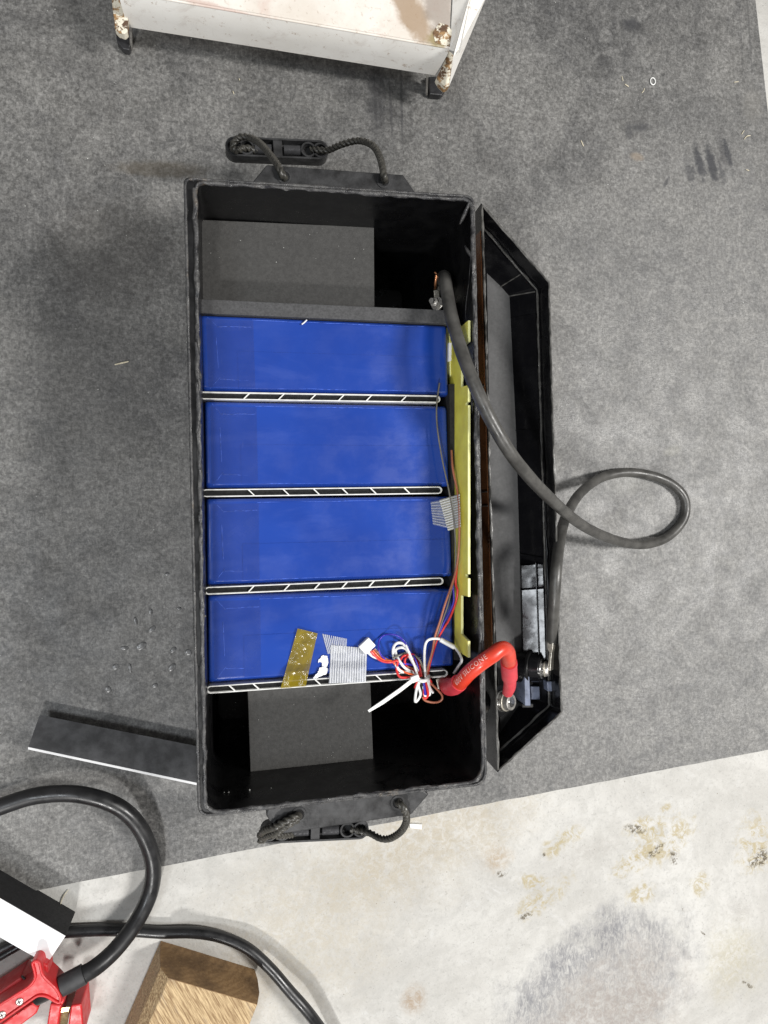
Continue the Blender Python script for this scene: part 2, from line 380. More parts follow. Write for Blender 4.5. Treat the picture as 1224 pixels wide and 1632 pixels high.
WOODANG = 0.0
wa, wb = P(255, 1497, 0), P(185, 1632, 0); WDIR = (wb-wa).normalized(); WOODANG = math.atan2(WDIR.x, -WDIR.y)
M = dict(
 mat=mat_rubber_mat(), conc=mat_concrete(), cell=mat_cell(),
 case=mat_black_plastic('black_case_plastic', (.0045, .0045, .005), .30, .03), caseg=mat_black_plastic('glossy_black_plastic', (.005, .005, .006), .16, .03),
 rim=mat_rim(), flange=simple('dull_black_plastic', (.030, .030, .031), .45, 0, .6, 60, .4, 300),
 lidrim=simple('lid_edge_plastic', (.075, .073, .068), .4, 0, .5, 120, .5, 300),
 board=simple('charcoal_fibre_board', (.048, .047, .045), .85, 0, .16, 320, .6, 700, .0005),
 lidboard=simple('grey_foam_sheet', (.085, .085, .086), .8, 0, .10, 200, .3, 1000, .0003),
 foam=simple('dark_foam_edge', (.058, .058, .060), .8, 0, .25, 500, .5, 900),
 white=simple('white_plastic', (.78, .78, .76), .4, 0, .05, 60), sepw=simple('translucent_white_plastic', (.74, .74, .72), .35, 0, .12, 200, .3, 400),
 yellow=simple('yellow_fibreglass', (.95, .84, .12), .5, 0, .10, 60, .2, 500), yelledge=simple('pale_yellow_cut_edge', (.80, .79, .36), .6, 0, .06, 100),
 cable=simple('black_cable_rubber', (.058, .056, .052), .40, 0, .35, 60, .25, 200, .0005), cable2=simple('smooth_black_cable', (.014, .014, .015), .36, 0, .35, 40, .08, 60, .0005),
 shrink=simple('black_heat_shrink', (.035, .035, .037), .55, 0, .2, 60, .3, 200),
 redc=simple('red_silicone', (.60, .045, .022), .33, 0, .10, 45, .15, 130, .0006), redshrink=simple('pink_red_heat_shrink', (.58, .045, .062), .48, 0, .08, 60, .3, 260, .0005),
 print=simple('faded_print', (.85, .52, .48), .5, 0, .15, 300),
 steel=simple('dull_nickel', (.50, .48, .45), .42, .8, .25, 300, .4, 500), brightsteel=simple('bright_steel', (.75, .74, .72), .18, .95, .1, 200, .15, 400),
 tin=simple('tinned_lug', (.46, .43, .37), .38, .6, .25, 200, .4, 400),
 chrome=simple('dark_polished_metal', (.10, .10, .105), .22, .6, .1, 200),
 copper=simple('copper', (.62, .28, .14), .35, .8, .2, 200),
 brown=NT('brown_reflection_paint'), rope=simple('black_rope', (.050, .047, .040), .40, 0, .4, 300),
 rust=mat_rust(), paint=mat_paint(), paintc=mat_paint_clean(), rubber=simple('black_rubber', (.022, .022, .024), .4, 0, .4, 90, .4, 200),
 wood=mat_wood(), wend=mat_wood(True), paper=simple('white_paper_backing', (.80, .80, .81), .6, 0, .04, 40, .15, 60, .001),
 foamb=simple('black_foam', (.014, .014, .015), .85, 0, .3, 200, .4, 700), foamg=simple('dark_grey_foam', (.075, .076, .080), .8, 0, .35, 60, .35, 700),
 clamp=simple('red_clamp_plastic', (.55, .020, .024), .42, 0, .12, 60, .10, 120, .0005), brass=simple('worn_brass', (.55, .42, .22), .3, .8, .3, 120, .4, 300),
 wred=simple('red_wire', (.62, .03, .03), .35, 0, .08, 100), wwhite=simple('white_wire', (.80, .80, .79), .35, 0, .04, 100), wblue=simple('blue_wire', (.045, .03, .38), .35, 0, .1, 100),
 wbrown=simple('brown_wire', (.36, .13, .075), .4, 0, .1, 100), wblack=simple('black_wire', (.02, .02, .022), .35, 0, .2, 100), worange=simple('orange_wire', (.70, .10, .02), .35, 0, .08, 100),
 wgrey=simple('grey_wire', (.16, .15, .13), .35, 0, .2, 100),
 kapton=mat_film('amber_film', (.30, .22, .008), .74, .14, .7, 38, 3), film=mat_film('clear_tape_film', (.45, .50, .66), .45, .22, .6, 90),
 filw=mat_film('whitish_tape_film', (.60, .62, .67), .78, .3, .5, 90), creamf=mat_film('cream_tape_film', (.72, .70, .58), .75, .4, .5, 90),
 bluefilm=mat_film('cell_end_tape', (.055, .070, .24), .17, .24, .35, 40),
 void=simple('painted_shade_black', (.003, .003, .0035), .9, 0, .2, 200),  # black that paints the shade inside the separators
 crease=simple('light_film_crease', (.07, .14, .55), .25, 0, .5, 300),
 strand=simple('glass_strands', (.74, .75, .77), .4, 0, .05, 200), splinter=simple('wood_splinter', (.62, .56, .42), .7, 0, .2, 300),
 crumb=simple('pale_crumbs', (.45, .45, .43), .6, 0, .4, 200), slate=simple('blue_grey_plastic', (.13, .15, .21), .35, 0, .3, 90, .3, 200),
 blister=simple('wet_blister', (.15, .15, .15), .28, 0, .4, 300, .4, 300),
)
t = M['brown']; M['brown'] = t.out(t.mix(t.ramp(t.noise(40, 4, .6), .3, .7), (.09, .034, .014), (.16, .066, .026)), .25)  # reflection on the lid's outer wall, put into the colour

# ------------------------------------------------------------------ the setting
mb = MB(); z = -.004
mb.loft([[Vector((-4, -4, -.05)), Vector((4, -4, -.05)), Vector((4, 4, -.05)), Vector((-4, 4, -.05))], [Vector((-4, -4, z)), Vector((4, -4, z)), Vector((4, 4, z)), Vector((-4, 4, z))]])
tag(mb.build('concrete_floor', M['conc'], keep=True), kind='structure')
a, b = P(0, 1430), P(1224, 1195); d = (b-a).normalized()
c, e = P(1204, 0), P(1223, 170); d2 = (c-e).normalized()
# corner where lower and right edges meet
def isect(p, u, q, w):
    k = ((q.x-p.x)*w.y-(q.y-p.y)*w.x)/(u.x*w.y-u.y*w.x); return p+u*k
cor = isect(a, d, e, d2)
edge = [a-d*.6]; n = 70
L = (cor-edge[0]).length
pts = [edge[0]+d*(L*i/n)+Vector((0, rn(-.0005, .0005), 0)) for i in range(n)]+[cor]
pts += [cor+d2*1.5, Vector((-1.0, (cor+d2*1.5).y, 0))]
mat_t = MB().prism(pts, -.0039).build('rubber_mat', M['mat'], keep=True)
tag(mat_t, 'large worn dark grey rubber mat spread over the pale concrete under the battery case', 'mat')
ORG[mat_t.name] = Vector()
for (px, py, rx, ry, an) in [(198, 1033, 7, 3.5, 0), (225, 1030, 9, 6, .6), (184, 1063, 6, 5, .4), (207, 1065, 3, 8, .1), (242, 1003, 7, 4, .8), (240, 975, 3.5, 5, 0), (216, 990, 3, 7, .2), (276, 1036, 6, 4, .7), (274, 1064, 8, 5, .8), (172, 1099, 5, 6, .5), (247, 1093, 5, 4, .3), (266, 915, 4, 3, .2), (300, 1040, 5, 6, .9), (285, 970, 4, 3, 0)]:
    c0 = P(px, py); k = .8/F; m2 = MB(); rings = []
    for i in range(5):
        q = math.cos(i/4.4*math.pi/2); zz = .0010*math.sin(i/4.4*math.pi/2)
        rings.append([c0+Vector((math.cos(an)*rx*k*q*math.cos(u)-math.sin(an)*ry*k*q*math.sin(u), math.sin(an)*rx*k*q*math.cos(u)+math.cos(an)*ry*k*q*math.sin(u), zz)) for u in [2*math.pi*j/14+rn(-.12, .12) for j in range(14)]])
    m2.loft(rings, cap=False, capend=True).build('blister', M['blister'], mat_t, smooth=True)

# ------------------------------------------------------------------ battery case
ZR = .235
case = thing('battery_case', P(540, 800, 0), 'long black plastic battery case, top cut off, standing open in the middle of the mat', 'battery case')
out_px = [(292, 281), (757, 311), (777, 1251), (315, 1304)]
in_px = [(314, 292), (750, 321), (768, 1243), (330, 1294)]
OUT = round_poly(PL(out_px, ZR-.002), [.006, .008, .012, .010], 5); INN = round_poly(PL(in_px, ZR-.002), [.004, .006, .013, .011], 5)
def shrink(poly, d, z): return atz(inset_poly(poly, d), z)
inner4 = PL(in_px, 0); outer4 = PL(out_px, 0)
inner_r = INN; floor_in = round_poly(inset_poly(atz(PL(in_px, ZR), 0), .0015), .012, 5); floor_out = round_poly(inset_poly(atz(PL(out_px, ZR), 0), .010), .008, 5)
rings = [atz(floor_out, 0.0005), atz(OUT, ZR-.012), atz(OUT, ZR-.003), atz(INN, ZR-.003), atz(INN, ZR-.02), atz(floor_in, .006)]
MB().loft(rings).build('body', M['case'], case, smooth=35)
def bead(poly, r, z, name, mat, amp=.35, step=.003, hgt=.0, closed=True, seed=0, wob=1):
    path = resample(atz(poly, z)+[Vector((poly[0].x, poly[0].y, z))], step)
    path = [p+Vector((noise.noise(p*90+Vector((seed, 0, 0)))*.0011*wob, noise.noise(p*90+Vector((0, seed+9, 0)))*.0011*wob, noise.noise(p*60)*.0008*wob)) for p in path]
    def rf(t, a):
        i = int(t*(len(path)-1)); p = path[i]
        return r*(1+amp*noise.noise(p*170+Vector((math.cos(a), math.sin(a), seed)))+amp*.9*max(0, noise.noise(p*40+Vector((3, seed, 1)))))
    return MB().tube(path, r, 8, cap=False, rfn=rf).build(name, mat, case, smooth=60)
bead(inset_poly(OUT, .0012), .0012, ZR-.0028, 'outer_rim', M['rim'], .3, seed=3, wob=.2)
bead(inset_poly(INN, -.0014), .0015, ZR-.0026, 'melted_inner_rim', M['rim'], .8, seed=8, wob=.5)
# shards of melted plastic hanging off the inner rim
for path, r in [([(748, 322, .234), (741, 340, .228), (733, 357, .222)], .0014), ([(752, 410, .232), (746, 400, .229), (741, 392, .226)], .0013), ([(752, 395, .233), (749, 450, .224), (744, 500, .214), (754, 560, .228)], .0012),
                ([(765, 640, .234), (757, 628, .229), (753, 636, .226), (760, 690, .23)], .0013), ([(327, 982, .232), (322, 985, .226), (321, 1010, .222), (323, 1085, .23)], .0011), ([(314, 690, .236), (317, 660, .234), (314, 610, .236)], .0016), ([(313, 590, .236), (315, 570, .234), (312, 545, .236)], .0015), ([(309, 300, .236), (312, 330, .236), (308, 350, .237)], .0017)]:
    MB().tube(resample(spline([P(*q) for q in path], 8), .0015), r, 6, rfn=lambda t, a, r=r: r*(.35+.9*math.sin(math.pi*(.12+.8*t)))).build('plastic_shard', M['rim'], case, smooth=60)
# handle brackets with rope holes
def bracket(pxs, zt, holes):
    m = MB(); m.prism(PL(pxs, zt), zt-.012)
    o = m.build('handle_bracket', M['flange'], case, bevel=.0012)
    for (hx, hy) in holes:
        c0 = P(hx, hy, zt); h = MB()
        ring = lambda r, z: [Vector((c0.x+math.cos(2*math.pi*j/18)*r, c0.y+math.sin(2*math.pi*j/18)*r, z)) for j in range(18)]
        h.loft([ring(.0052, zt-.001), ring(.0062, zt+.0007), ring(.0046, zt+.0008), ring(.0042, zt-.001)], cap=False)
        h.build('hole_collar', M['flange'], o, smooth=True)
        MB().cyl((c0.x, c0.y, zt-.002), (c0.x, c0.y, zt+.0003), .0045).build('hole', M['foamb'], o)
    return o
bracket([(402, 290), (425, 262), (643, 278), (662, 306), (640, 330), (410, 320)], .185, [(453, 282), (611, 289)])
bracket([(432, 1270), (424, 1300), (436, 1318), (452, 1329), (655, 1299), (684, 1266), (660, 1250)], .205, [(476, 1298), (634, 1279)])
def grip(l, r_, half, zt, th, nm='grip'):
    A, B = P(*l, zt), P(*r_, zt); u = (B-A).normalized(); v = Vector((-u.y, u.x, 0)); L = (B-A).length
    def stad(h, inset, z):
        pts = []
        for k in range(9): a = math.pi/2+math.pi*k/8; pts.append(A+u*(h+math.cos(a)*(h-inset))+v*math.sin(a)*(h-inset))
        for k in range(9): a = -math.pi/2+math.pi*k/8; pts.append(B-u*h+u*math.cos(a)*(h-inset)+v*math.sin(a)*(h-inset))
        return atz(pts, z)
    o = MB().loft([stad(half, .001, zt-th), stad(half, 0, zt-th+.002), stad(half, 0, zt), stad(half, .0017, zt), stad(half, .002, zt-.009)]).build(nm, M['flange'], case, smooth=35)
    m = MB(); mid = A+u*L*.50; m.box((mid.x, mid.y, zt-.0052), (.0085, half*1.9, .009), math.atan2(u.y, u.x)); m.build('centre_bridge', M['flange'], o, bevel=.0005)
    for s in (-1, 1):
        q = A+u*L*(.5+s*.14); q.z = zt-.0035
        MB().cyl(q-u*.0078, q+u*.0078, .0046, 16).build('sleeve', M['chrome'], o, smooth=30)
    for f in (.08, .20, .80, .92):
        q = A+u*L*f; rg = lambda r, z: [Vector((q.x+math.cos(2*math.pi*j/16)*r, q.y+math.sin(2*math.pi*j/16)*r, z)) for j in range(16)]
        MB().loft([rg(half*.80, zt-.008), rg(half*.80, zt-.0006), rg(half*.62, zt-.0006), rg(half*.62, zt-.008)], cap=False).build('ring_wall', M['flange'], o, smooth=35)
    return o
grip((359, 232), (524, 239), .0092, .105, .016)
grip((415, 1330), (588, 1322), .0090, .125, .015)
def rope(pts, r=.0033, name='rope', k=10):
    return MB().tube(resample(spline([P(*q) for q in pts], k), .0009), r, 18, lobes=3, twist=420, lobe=.50).build(name, M['rope'], case, smooth=80)
rope([(454, 286, .183), (450, 279, .189), (443, 264, .186), (430, 246, .165), (415, 229, .140), (398, 219, .122), (382, 219, .116), (372, 229, .112), (374, 240, .108), (392, 236, .104), (410, 240, .102)])
rope([(496, 238, .100), (508, 239, .106), (523, 239, .112), (545, 230, .128), (572, 224, .142), (594, 232, .158), (606, 252, .176), (612, 280, .192), (613, 292, .180)])
rope([(478, 1300, .200), (473, 1301, .2105), (458, 1308, .2125), (440, 1317, .210), (424, 1322, .196), (418, 1328, .175), (428, 1331, .150), (445, 1332, .140), (468, 1330, .122)])
rope([(476, 1305, .2105), (460, 1314, .212), (444, 1324, .208), (428, 1331, .190), (418, 1334, .170)], .0031)
rope([(558, 1322, .122), (572, 1324, .124), (590, 1328, .132), (606, 1336, .145), (622, 1336, .158), (640, 1324, .180), (648, 1306, .205), (643, 1288, .2125), (636, 1280, .209), (633, 1279, .200)])
kn = P(417, 1334, .152)
MB().tube([kn+Vector((-.0035+.007*i/8, .0008*math.sin(i), 0)) for i in range(9)], .004, 14, rfn=lambda t, a: .0052*math.sin(math.pi*(.1+.8*t))+.0004*math.sin(5*a)).build('rope_knot', M['rope'], case, smooth=70)

# ------------------------------------------------------------------ blocks inside the case
def block(name, pxs, zt, zb, mat, label, cat, bev=.0006):
    return tag(MB().prism(PL(pxs, zt), zb).build(name, mat, bevel=bev), label, cat)
block('fibre_board', [(321, 350), (596, 362), (597, 520), (321, 520)], .168, .007, M['board'], 'dark charcoal fibre board filling the empty bay above the blue cells', 'board')
block('fibre_board', [(394, 1080), (590, 1080), (596, 1239), (400, 1258)], .158, .007, M['board'], 'charcoal fibre board in the lower bay of the case under the loose cable tie', 'board')
ZC = .190
block('foam_strip', [(313, 476), (708, 494), (716, 516), (317, 499)], ZC+.003, .012, M['foam'], 'dark grey foam strip along the upper side of the topmost blue cell', 'foam')
# a thin dark foam layer seen as slivers of the same bay

# ------------------------------------------------------------------ cells
def cell(q, label, i):
    z = ZC; root = thing('battery_cell', P((q[0][0]+q[2][0])/2, (q[0][1]+q[2][1])/2, .012), label, 'battery cell', 'four blue battery cells side by side in the case')
    a, b, c, d = [P(x, y, z) for x, y in q]
    # wrapped body: rounded long edges, slightly slack film on the top
    nx, ny = 40, 14; m = MB(); idx = {}
    def pt(u, v):
        p = a.lerp(b, u).lerp(d.lerp(c, u), v)
        e = min(v, 1-v)*.072; e2 = min(u, 1-u)*.207; r = .004; dz = 0
        for q_ in (e, e2):
            if q_ < r: dz -= r-math.sqrt(max(0, r*r-(r-q_)**2))
        dz += .0009*math.sin(math.pi*u)*math.sin(math.pi*v)+.0005*noise.noise(p*24+Vector((i*5, 0, 0)))
        return Vector((p.x, p.y, z+dz))
    us = sorted(set([k/nx for k in range(nx+1)]+[.004, .01, .018, 1-.004, 1-.01, 1-.018])); vs = sorted(set([k/ny for k in range(ny+1)]+[.01, .025, .045, .99, .975, .955]))
    for j, v in enumerate(vs):
        for k, u in enumerate(us): idx[j, k] = len(m.v); m.v.append(pt(u, v))
    J, K = len(vs), len(us)
    for j in range(J-1):
        for k in range(K-1): m.f.append((idx[j, k], idx[j, k+1], idx[j+1, k+1], idx[j+1, k]))
    bor = [idx[0, k] for k in range(K)]+[idx[j, K-1] for j in range(1, J)]+[idx[J-1, k] for k in range(K-2, -1, -1)]+[idx[j, 0] for j in range(J-2, 0, -1)]
    n0 = len(m.v)
    for w in bor: p = m.v[w]; m.v.append(Vector((p.x, p.y, .0125)))
    for s_ in range(len(bor)):
        s2 = (s_+1) % len(bor); m.f.append((bor[s_], n0+s_, n0+s2, bor[s2]))
    m.f.append(tuple(range(n0, n0+len(bor))))
    body = m.build('body', M['cell'], root, smooth=50)
    def sheet(name, u0, u1, v0, v1, mat, lift=.0004, nu=16, nv=12, wr=.0003):
        s = MB()
        for j in range(nv+1):
            for k in range(nu+1):
                p = pt(u0+(u1-u0)*k/nu, v0+(v1-v0)*j/nv)+Vector((0, 0, lift)); p.z += wr*max(0, noise.noise(p*150+Vector((i, 2, 0)))); s.v.append(p)
        for j in range(nv):
            for k in range(nu): w = j*(nu+1)+k; s.f.append((w, w+1, w+nu+2, w+nu+1))
        return s.build(name, mat, root, smooth=True)
    sheet('end_tape', .025, .205, .06, .95, M['bluefilm'])
    sheet('film_flap', .14, .985, .50+.03*((i*7) % 3-1), .955, M['cell'], .0003, 30, 10, .0002)
    # creased folds of film at the taped corners
    for (u0, v0, u1, v1) in [(.03, .97, .07, .82), (.03, .03, .07, .16), (.07, .84, .20, .86), (.07, .15, .2, .14), (.20, .95, .98, .955), (.20, .05, .9, .04), (.06, .3, .065, .7)]:
        p0, p1 = pt(u0, v0), pt(u1, v1); seg = [p0.lerp(p1, k/14)+Vector((0, rn(-.0003, .0003), .0001)) for k in range(15)]
        MB().tube(seg, .0003, 5, rfn=lambda t, a, s_=i: .00018+.00028*abs(noise.noise(Vector((t*9+s_, u0*50, 0))))).build('film_crease', M['crease'], root, smooth=True)
    return root
cell([(318, 501), (713, 518), (716, 629), (322, 623)], 'topmost of the four blue cells, crossed by the shadow of the black cable', 0)
cell([(325, 639), (713, 647), (717, 775), (327, 778)], 'second blue cell from the top with bright smears on its film, between white separators', 1)
cell([(328, 795), (717, 791), (722, 919), (329, 933)], 'third blue cell from the top, with cream tape at its right end', 2)
cell([(330, 950), (722, 939), (724, 1062), (331, 1089)], 'lowest blue cell, carrying the amber tape, white connector and coiled wires', 3)
# small dust streak on the top cell
tag(MB().tube([P(481, 517, ZC+.0018), P(485, 514, ZC+.002), P(489, 510, ZC+.0018)], .0006, 6).build('plastic_sliver', M['strand']), 'tiny pale sliver lying near the upper edge of the topmost blue cell', 'sliver')

# ------------------------------------------------------------------ twin-wall separators
def separator(l, r_, half, ribs, lean, label):
    zt = ZC+.004; zb = .03; A, B = P(*l, zt), P(*r_, zt); u = (B-A).normalized(); v = Vector((-u.y, u.x, 0)); L = (B-A).length
    root = thing('separator', ((A.x+B.x)/2, (A.y+B.y)/2, zb), label, 'separator', 'white hollow separators between the blue cells')
    def stad(h, z, e=0):
        pts = []
        sag = lambda p: p
        for k in range(8): a = math.pi/2+math.pi*k/7; pts.append(A+u*(half+math.cos(a)*(h))+v*math.sin(a)*h)
        for k in range(8): a = -math.pi/2+math.pi*k/7; pts.append(B-u*half+u*math.cos(a)*h+v*math.sin(a)*h)
        return atz(pts, z)
    w = .00095
    MB().loft([stad(half, zb), stad(half, zt-.0003), stad(half-.0003, zt), stad(half-w+.0002, zt), stad(half-w, zt-.0003), stad(half-w, zb)], cap=False).build('shell', M['sepw'], root, smooth=40)
    MB().loft([stad(half-w*.95, zb), stad(half-w*.95, zt-.003)]).build('shade_fill', M['void'], root)  # black fill added in place of the shade inside the hollow strip
    for f in ribs:
        c0 = A+u*(L*f); h = half-w*.9; d_ = u*lean*h*1.1; m = MB()
        q = [c0-d_-v*h-u*.0006, c0-d_-v*h+u*.0006, c0+d_+v*h+u*.0006, c0+d_+v*h-u*.0006]
        m.loft([atz(q, zb), atz(q, zt-.0003)]).build('rib', M['sepw'], root)
    return root
HS = .0032
separator((318, 630), (702, 636), HS, [.185, .325, .455, .573, .69, .84], .9, 'uppermost white hollow separator strip, below the topmost blue cell')
separator((322, 786), (705, 781), HS, [.195, .335, .46, .58, .70, .845], -.9, 'second white hollow separator strip, between the second and third blue cells')
separator((326, 942), (707, 926), HS, [.185, .33, .455, .57, .685, .84], .9, 'third white hollow separator strip, above the cell with amber tape')
separator((329, 1100), (714, 1073), HS, [.10, .195, .32, .445, .575, .70, .85], -.9, 'lowest white hollow separator strip, crossed by amber tape and coiled wires')

# ------------------------------------------------------------------ yellow board (stands on edge at the right ends of the cells)
ZH = .228
X0 = P(746, 800, ZH).x
def yb(py, hi):
    """top-edge point of the board for photo row py"""
    # walk z so that the point is on the plane x = X0 (+ slight lean along y)
    q = P(746, py, ZH); return Vector((X0, q.y, ZH if hi else ZH-.019))
prof = [(511, 1), (545, 1), (546, 0), (611, 0), (614, 1), (640, 1), (641, 2), (645, 2), (646, 1), (770, 1), (915, 1), (916, 2), (921, 2), (922, 1), (951, 1), (953, 0), (1016, 0), (1022, 1), (1048, 1)]
top = []
for py, h in prof:
    p = yb(py, h == 1)
    if h == 2: p.z = ZH-.006
    top.append(p)
th = .0017; zb_ = .02
yroot = thing('yellow_board', (X0, (top[0].y+top[-1].y)/2, zb_), 'yellow fibreglass board with notched edge standing at the right ends of the blue cells', 'circuit board')
m = MB()
fr = [p.copy() for p in top]; bk = [p+Vector((th, 0, 0)) for p in top]
fb = [Vector((p.x, p.y, zb_)) for p in top]; bb = [Vector((p.x+th, p.y, zb_)) for p in top]
n = len(top)
for A_, B_ in ((fr, fb), (bk, bb)):
    for i in range(n-1): m.add([A_[i], A_[i+1], B_[i+1], B_[i]], [(0, 1, 2, 3)])
m.add([fr[0], bk[0], bb[0], fb[0]], [(0, 1, 2, 3)]); m.add([fr[-1], bk[-1], bb[-1], fb[-1]], [(0, 1, 2, 3)])
m.build('plate', M['yellow'], yroot, weld=True)
m = MB()
for i in range(n-1): m.add([fr[i]+Vector((-.0002, 0, .0002)), fr[i+1]+Vector((-.0002, 0, .0002)), bk[i+1]+Vector((.0002, 0, .0002)), bk[i]+Vector((.0002, 0, .0002))], [(0, 1, 2, 3)])
m.build('cut_edge', M['yelledge'], yroot, weld=True)
# narrow inner lip of the board beside the cells
m = MB(); A_ = P(722, 520, .188); B_ = P(730, 1055, .188)
m.prism([P(715, 520, .18), P(717, 520, .18), P(719, 600, .18), P(717, 600, .18)], .1).build('inner_edge', M['yelledge'], yroot)
m = MB().prism([P(715.5, 546, .205), P(720, 546, .205), P(719.5, 575, .205), P(715, 575, .205)], .201).build('white_pad', M['white'], yroot, bevel=.0003)
# black insulation strip between cells and board
tag(MB().prism(PL([(716, 612), (727, 612), (736, 1052), (724, 1052)], .190), .02).build('insulation_strip', M['foamb']), 'black insulation strip in the gap between the blue cells and the yellow board', 'insulation')

# ------------------------------------------------------------------ tapes on the lowest cell
def tsheet(name, q, zf, mat, nu=16, nv=20, wr=.0007, fr=60, parent=None, seed=0):
    s = MB(); a, b, c, d = q
    for j in range(nv+1):
        for k in range(nu+1):
            u, v = k/nu, j/nv
            x = (a[0]*(1-u)+b[0]*u)*(1-v)+(d[0]*(1-u)+c[0]*u)*v; y = (a[1]*(1-u)+b[1]*u)*(1-v)+(d[1]*(1-u)+c[1]*u)*v
            p = PX(x, y, zf(x, y)); p.z += wr*noise.noise(p*fr*3+Vector((seed, 0, 0)))+wr*.8; s.v.append(p)
    for j in range(nv):
        for k in range(nu): w = j*(nu+1)+k; s.f.append((w, w+1, w+nu+2, w+nu+1))
    return s.build(name, mat, parent, smooth=True)
zsurf = lambda x, y: ZC+.0014+.0036*max(0, min(1, (y-(1062-(x-330)*.03))/12))
tag(tsheet('amber_tape', [(474, 1001), (506, 1009), (487, 1093), (447, 1097)], zsurf, M['kapton'], 30, 60, .0013, 45), 'strip of shiny amber film tape stuck over the lower edge of the lowest cell', 'tape')
def fil_tape(q, zf, fmat, n, label, name='filament_tape', along=True, w=.00035, seed=0):
    c0 = P(sum(p[0] for p in q)/4, sum(p[1] for p in q)/4, ZC)
    root = thing(name, c0, label, 'tape')
    tsheet('film', q, zf, fmat, 12, 12, .0005, 60, root, seed); m = MB(); a, b, c, d = q
    for k in range(n):
        u = (k+.5)/n; path = []
        for j in range(11):
            v = j/10
            if along: x = (a[0]*(1-u)+b[0]*u)*(1-v)+(d[0]*(1-u)+c[0]*u)*v; y = (a[1]*(1-u)+b[1]*u)*(1-v)+(d[1]*(1-u)+c[1]*u)*v
            else: x = (a[0]*(1-v)+b[0]*v)*(1-u)+(d[0]*(1-v)+c[0]*v)*u; y = (a[1]*(1-v)+b[1]*v)*(1-u)+(d[1]*(1-v)+c[1]*v)*u
            p = PX(x+rn(-.25, .25), y, zf(x, y)+.0011); path.append(p)
        m.tube(path, w, 4)
    o = m.build('strand_layer', M['strand'], root); o['kind'] = 'stuff'
    return root
zs2 = lambda x, y: ZC+.0018+.0036*max(0, min(1, (y-(1060-(x-330)*.03))/12))
fil_tape([(513, 1010), (553, 1018), (552, 1040), (522, 1042)], lambda x, y: ZC+.0012, M['film'], 12, 'bluish see-through piece of strand tape peeking out above the white striped tape', seed=4, w=.00022)
fil_tape([(527, 1028), (585, 1033), (583, 1087), (524, 1089)], zs2, M['filw'], 15, 'white striped strand tape holding down the cell beside the amber tape', seed=8)
fil_tape([(700, 797), (732, 787), (734, 840), (714, 846)], lambda x, y: ZC+.003, M['creamf'], 13, 'cream ribbed strand tape bridging the third cell and the yellow board', along=False, w=.0005, seed=11)
fil_tape([(686, 800), (702, 797), (714, 842), (690, 836)], lambda x, y: ZC+.0015, M['film'], 9, 'frayed clear end of tape stuck on the third blue cell', along=False, w=.00018, seed=15)
def blob(pts, z, label):
    c0 = [P(x, y, z) for x, y in pts]; m = MB(); c0 = [p_+Vector((rn(-.0005, .0005), rn(-.0005, .0005), 0)) for p_ in resample(c0+[c0[0]], .0012)[:-1]]
    m.prism(c0, z-.0006)
    return tag(m.build('torn_label', M['paper'], smooth=30), label, 'paper scrap')
blob([(508, 1052), (514, 1044), (522, 1045), (523, 1056), (521, 1064), (514, 1062), (512, 1055), (507, 1056)], ZC+.0022, 'upper torn scrap of white label between the amber and striped tapes')
blob([(508, 1066), (514, 1062), (523, 1066), (522, 1074), (513, 1077), (500, 1083), (499, 1080), (506, 1074)], ZC+.0032, 'lower torn scrap of white label touching the lowest separator')

# ------------------------------------------------------------------ balance wires
har = thing('wire_bundle', P(672, 1075, ZC), 'thin white, red, blue and brown wires tied in a coil on the lowest cell', 'wires')
zo = ZC+.004
def q2(X, Y, z=zo): return P(560+X/6.8, 990+Y/6.8, z)
def q5(X, Y, z=zo): return P(580+X/3.4, 600+Y/3.4, z)
def wire(pts, mat, r=.00085, name='wire', lab=None, f=q2, zs=None):
    n = len(pts); pp = []
    for i, p in enumerate(pts):
        z = p[2] if len(p) > 2 else zo+.003*math.sin(i*1.7+len(pts))+.002
        w_ = f(p[0], p[1], z)
        pp.append(w_ if w_.x < XB else CAM+(w_-CAM)*(XB/w_.x))
    o = MB().tube(resample(spline(pp, 8), .0012), r, 8).build(name, mat, har, smooth=80)
    if lab: o['label'] = lab
    return o
Wr = .00125
wire([(745, 590), (700, 500), (640, 400), (590, 290), (545, 240), (490, 240), (455, 290), (455, 380), (480, 470), (540, 545), (640, 550), (720, 580)], M['wwhite'], Wr)
wire([(740, 590), (660, 400), (600, 310), (540, 285), (480, 310), (490, 370), (540, 460), (600, 520), (690, 560), (730, 600)], M['wwhite'], Wr)
wire([(450, 400), (520, 370), (600, 345), (680, 370), (740, 420), (775, 500), (790, 590)], M['wgrey'], .0009)
wire([(720, 600, .2), (680, 470, .201), (620, 330, .202), (590, 260, .2)], M['wwhite'], .001)
wire([(808, 620, .198), (795, 480, .200), (795, 300, .202), (820, 215, .203), (880, 190, .203), (960, 195, .204), (1040, 240, .205), (1120, 285, .207), (1180, 370, .207), (1195, 430, .203), (1160, 490, .197), (1115, 560, .185)], M['wwhite'], .0012)
wire([(965, 200, .2042), (1040, 240, .2052), (1118, 283, .2072)], M['wwhite'], .0021, 'white_sleeve')
wire([(740, 600), (700, 450), (640, 390), (590, 400), (580, 450), (620, 510), (700, 560), (740, 600)], M['wred'], .001)
wire([(530, 430), (560, 380), (650, 360), (700, 390), (740, 500), (760, 600)], M['wred'], .001)
wire([(210, 325, .1955), (280, 400, .1950), (350, 437, .196), (430, 443, .198), (500, 430, .199), (490, 520, .198), (520, 600, .200), (600, 612, .200), (690, 595, .201), (740, 605, .201)], M['wred'], .0011)
wire([(232, 315, .1955), (300, 385, .1950), (365, 425, .196), (440, 435, .198), (520, 520, .197), (600, 560, .199), (700, 590, .2)], M['worange'], .0009)
